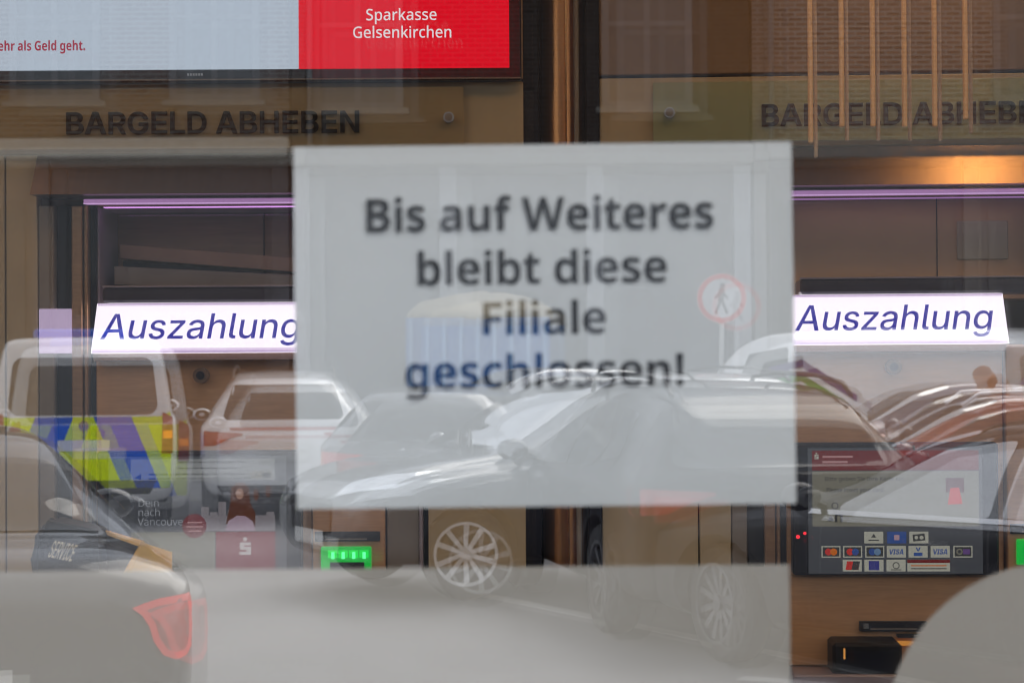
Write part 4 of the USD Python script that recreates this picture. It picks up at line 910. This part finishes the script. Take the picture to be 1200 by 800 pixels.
# blue lorry with a tan tarpaulin
p = street(560, 29.0)
lo = thing('tarpaulin_lorry', 'blue flatbed lorry under a rumpled tan tarpaulin, far back in the street', 'lorry', (p[0], p[1], 0))
bl = mat('blue_lorry_paint', (0.03, 0.13, 0.36), 0.4, vary=0.1)
obj(lo, 'load_bed', [bx(-1.05, 1.05, -4.2, 0, 0.9, 1.0), bx(-1.05, 1.05, -0.06, 0, 1.0, 2.35), bx(-1.05, -1.0, -4.2, -0.06, 1.0, 2.35), bx(1.0, 1.05, -4.2, -0.06, 1.0, 2.35)], bl)
for k in range(9): obj(lo, 'bed_rib', bx(-1.0 + k * 0.245, -0.95 + k * 0.245, 0, 0.04, 1.0, 2.34, 0.005), mat('pale_blue_paint', (0.16, 0.30, 0.52), 0.4))
g = trimesh.creation.icosphere(4, 1.0); g.apply_scale((1.12, 2.2, 0.34)); g.vertices += 0.14 * (noise(g.vertices * 3.1, 3)[:, None] - 0.5); g.apply_translation((0, -2.1, 2.42))
obj(lo, 'tarpaulin', g, mat('tan_tarpaulin', (0.42, 0.36, 0.26), 0.8, vary=0.15), smooth=True)
obj(lo, 'cab', trimesh.convex.convex_hull([[a, b, z] for a in (-1.0, 1.0) for b, z in ((-4.3, 0.6), (-6.0, 0.6), (-6.0, 1.5), (-5.7, 2.5), (-4.3, 2.6))]), bl)
for x in (-0.85, 0.85):
    for y in (-0.9, -5.1):
        ty, rm, dc = wheel_parts(0.42, 6); T = trimesh.transformations.rotation_matrix(math.pi / 2 * (1 if x > 0 else -1), [0, 1, 0]); T[:3, 3] = [x, y, 0.42]
        for m_ in (ty, rm): m_.apply_transform(T)
        wp = thing('wheel', parent=lo); obj(wp, 'tyre', ty, M['tyre'], smooth=35); obj(wp, 'rim', rm, M['rim'], smooth=30)
for x in (-0.8, 0.8): obj(lo, 'tail_lamp', bx(x - 0.12, x + 0.12, 0.0, 0.03, 0.8, 0.9, 0.005), M['tail'])

# no-pedestrians sign on its post
p = street(846, 24.0); zc = 1.6 + (432 - 351) * 24.0 / FPX
sg = thing('traffic_sign', 'round red and white sign with a crossed walker, on a grey post', 'traffic sign', (p[0], p[1], 0))
obj(sg, 'post', cyl([0, -0.05, 0], [0, -0.05, zc + 0.3], 0.03, 14), M['steel'], smooth=30)
q = plate(Point(0, 0).buffer(0.30, quad_segs=16), 0.0, 0.02, (0, zc)); q.vertices[:, 1] *= -1; q.invert()
obj(sg, 'disc', q, mat('sign_white', (0.5, 0.5, 0.51), 0.4))
def front(shape, lift): 
    m_ = plate(shape, 0, 0.002, (0, zc)); m_.vertices[:, 1] = 0.02 + lift - m_.vertices[:, 1]; m_.invert(); return m_
obj(sg, 'red_ring', front(Point(0, 0).buffer(0.295, quad_segs=16).difference(Point(0, 0).buffer(0.235, quad_segs=16)), 0.001), mat('sign_red', (0.55, 0.02, 0.02), 0.4))
from shapely.geometry import LineString
walker = unary_union([Point(0.01, 0.15).buffer(0.032), LineString([(0.0, 0.10), (-0.01, -0.02)]).buffer(0.036), LineString([(0, -0.02), (0.06, -0.17)]).buffer(0.018), LineString([(-0.01, -0.02), (-0.07, -0.17)]).buffer(0.018), LineString([(0, 0.09), (0.07, 0.0)]).buffer(0.013), LineString([(0, 0.09), (-0.075, 0.01)]).buffer(0.013)])
obj(sg, 'walker', front(walker, 0.001), M['letter'])

# the man behind the red car
p = street(1153, 17.6)
pz = thing('person', 'short-haired man in a dark jacket standing behind the dark red car', 'person', (p[0], p[1], 0), 0)
UsdGeom.Xformable(stage.GetPrimAtPath(pz)).AddScaleOp().Set(Gf.Vec3f(0.93, 0.93, 0.93))
def chain(J, bones):
    parts = []
    for a, b in bones:
        s1, s2 = [manifold3d.Manifold.sphere(J[k][3], 20).translate(J[k][:3]) for k in (a, b)]
        parts.append(manifold3d.Manifold.batch_hull([s1, s2]))
    m_ = manifold3d.Manifold.batch_boolean(parts, manifold3d.OpType.Add).refine_to_length(0.03)
    g = m_.to_mesh(); t_ = trimesh.Trimesh(g.vert_properties[:, :3], g.tri_verts); trimesh.smoothing.filter_taubin(t_, iterations=10); return t_
J = {'pel': (0, 0, .95, .15), 'che': (0, .0, 1.30, .17), 'nec': (0, 0, 1.47, .065), 'hd': (0.01, .01, 1.60, .095), 'jaw': (0.035, 0.0, 1.53, .06), 'nose': (0.115, 0, 1.575, .012), 'earl': (0, .095, 1.585, .018), 'earr': (0, -.095, 1.585, .018), 'hdt': (-0.015, 0, 1.62, .092)}
for s, n_ in ((1, 'l'), (-1, 'r')):
    J.update({'sh' + n_: (0, s * .20, 1.40, .075), 'el' + n_: (-.03, s * .27, 1.12, .05), 'wr' + n_: (.06, s * .26, .88, .035), 'hip' + n_: (0, s * .10, .90, .095), 'kn' + n_: (.02, s * .11, .50, .062), 'an' + n_: (-.02, s * .12, .09, .042), 'toe' + n_: (.17, s * .13, .04, .035), 'pm' + n_: (.08, s * .26, .80, .03)})
    for q_, (fx, fl) in enumerate(((.0, .085), (.02, .1), (.04, .095), (.06, .075))): J['f%d%s' % (q_, n_)] = (.05 + fx, s * .27, .80 - fl, .009); J['g%d%s' % (q_, n_)] = (.05 + fx, s * .265, .79, .011)
    J['th' + n_] = (.13, s * .245, .76, .010)
bones = [('pel', 'che'), ('che', 'nec'), ('nec', 'hd'), ('hd', 'hdt'), ('hd', 'jaw'), ('nose', 'jaw'), ('hd', 'earl'), ('hd', 'earr'), ('nose', 'hd')]
for n_ in 'lr':
    bones += [('che', 'sh' + n_), ('sh' + n_, 'el' + n_), ('el' + n_, 'wr' + n_), ('wr' + n_, 'pm' + n_), ('pel', 'hip' + n_), ('hip' + n_, 'kn' + n_), ('kn' + n_, 'an' + n_), ('an' + n_, 'toe' + n_), ('pm' + n_, 'th' + n_)] + [('g%d%s' % (k, n_), 'f%d%s' % (k, n_)) for k in range(4)] + [('pm' + n_, 'g%d%s' % (k, n_)) for k in range(4)]
obj(pz, 'body', chain(J, bones), mat('skin', (0.50, 0.24, 0.15), 0.55), smooth=True)
grow = lambda k, e: (*J[k][:3], J[k][3] + e)
JJ = {k: grow(k, 0.02) for k in J}; JJ['nec'] = (0, 0, 1.44, .085)
obj(pz, 'jacket', chain(JJ, [('pel', 'che'), ('che', 'nec')] + [x for n_ in 'lr' for x in (('che', 'sh' + n_), ('sh' + n_, 'el' + n_), ('el' + n_, 'wr' + n_))]), mat('dark_jacket', (0.015, 0.017, 0.022), 0.8), smooth=True)
obj(pz, 'trousers', chain({k: grow(k, 0.014) for k in J}, [x for n_ in 'lr' for x in (('pel', 'hip' + n_), ('hip' + n_, 'kn' + n_), ('kn' + n_, 'an' + n_))]), mat('grey_trousers', (0.04, 0.042, 0.05), 0.8), smooth=True)
obj(pz, 'shoe', chain({'a': (-.04, .12, .06, .055), 'b': (.18, .13, .045, .045)}, [('a', 'b')]), M['trim'], smooth=True)
obj(pz, 'shoe', chain({'a': (-.04, -.12, .06, .055), 'b': (.18, -.13, .045, .045)}, [('a', 'b')]), M['trim'], smooth=True)
hair = trimesh.creation.icosphere(3, 0.1); hair.vertices = hair.vertices[:] * [1.04, 1.0, 1.0]
keep = hair.vertices[hair.faces].mean(1); hair.update_faces((keep[:, 2] > 0.0) & (keep[:, 0] < 0.055)); hair.apply_translation((-0.008, 0, 1.625))
obj(pz, 'hair', hair, mat('cropped_hair', (0.30, 0.13, 0.07), 0.8), smooth=True)
for s in (1, -1): obj(pz, 'eye', trimesh.creation.icosphere(2, 0.012).apply_translation((0.098, s * 0.033, 1.605)), mat('eye_dark', (0.03, 0.02, 0.02), 0.2), smooth=True)
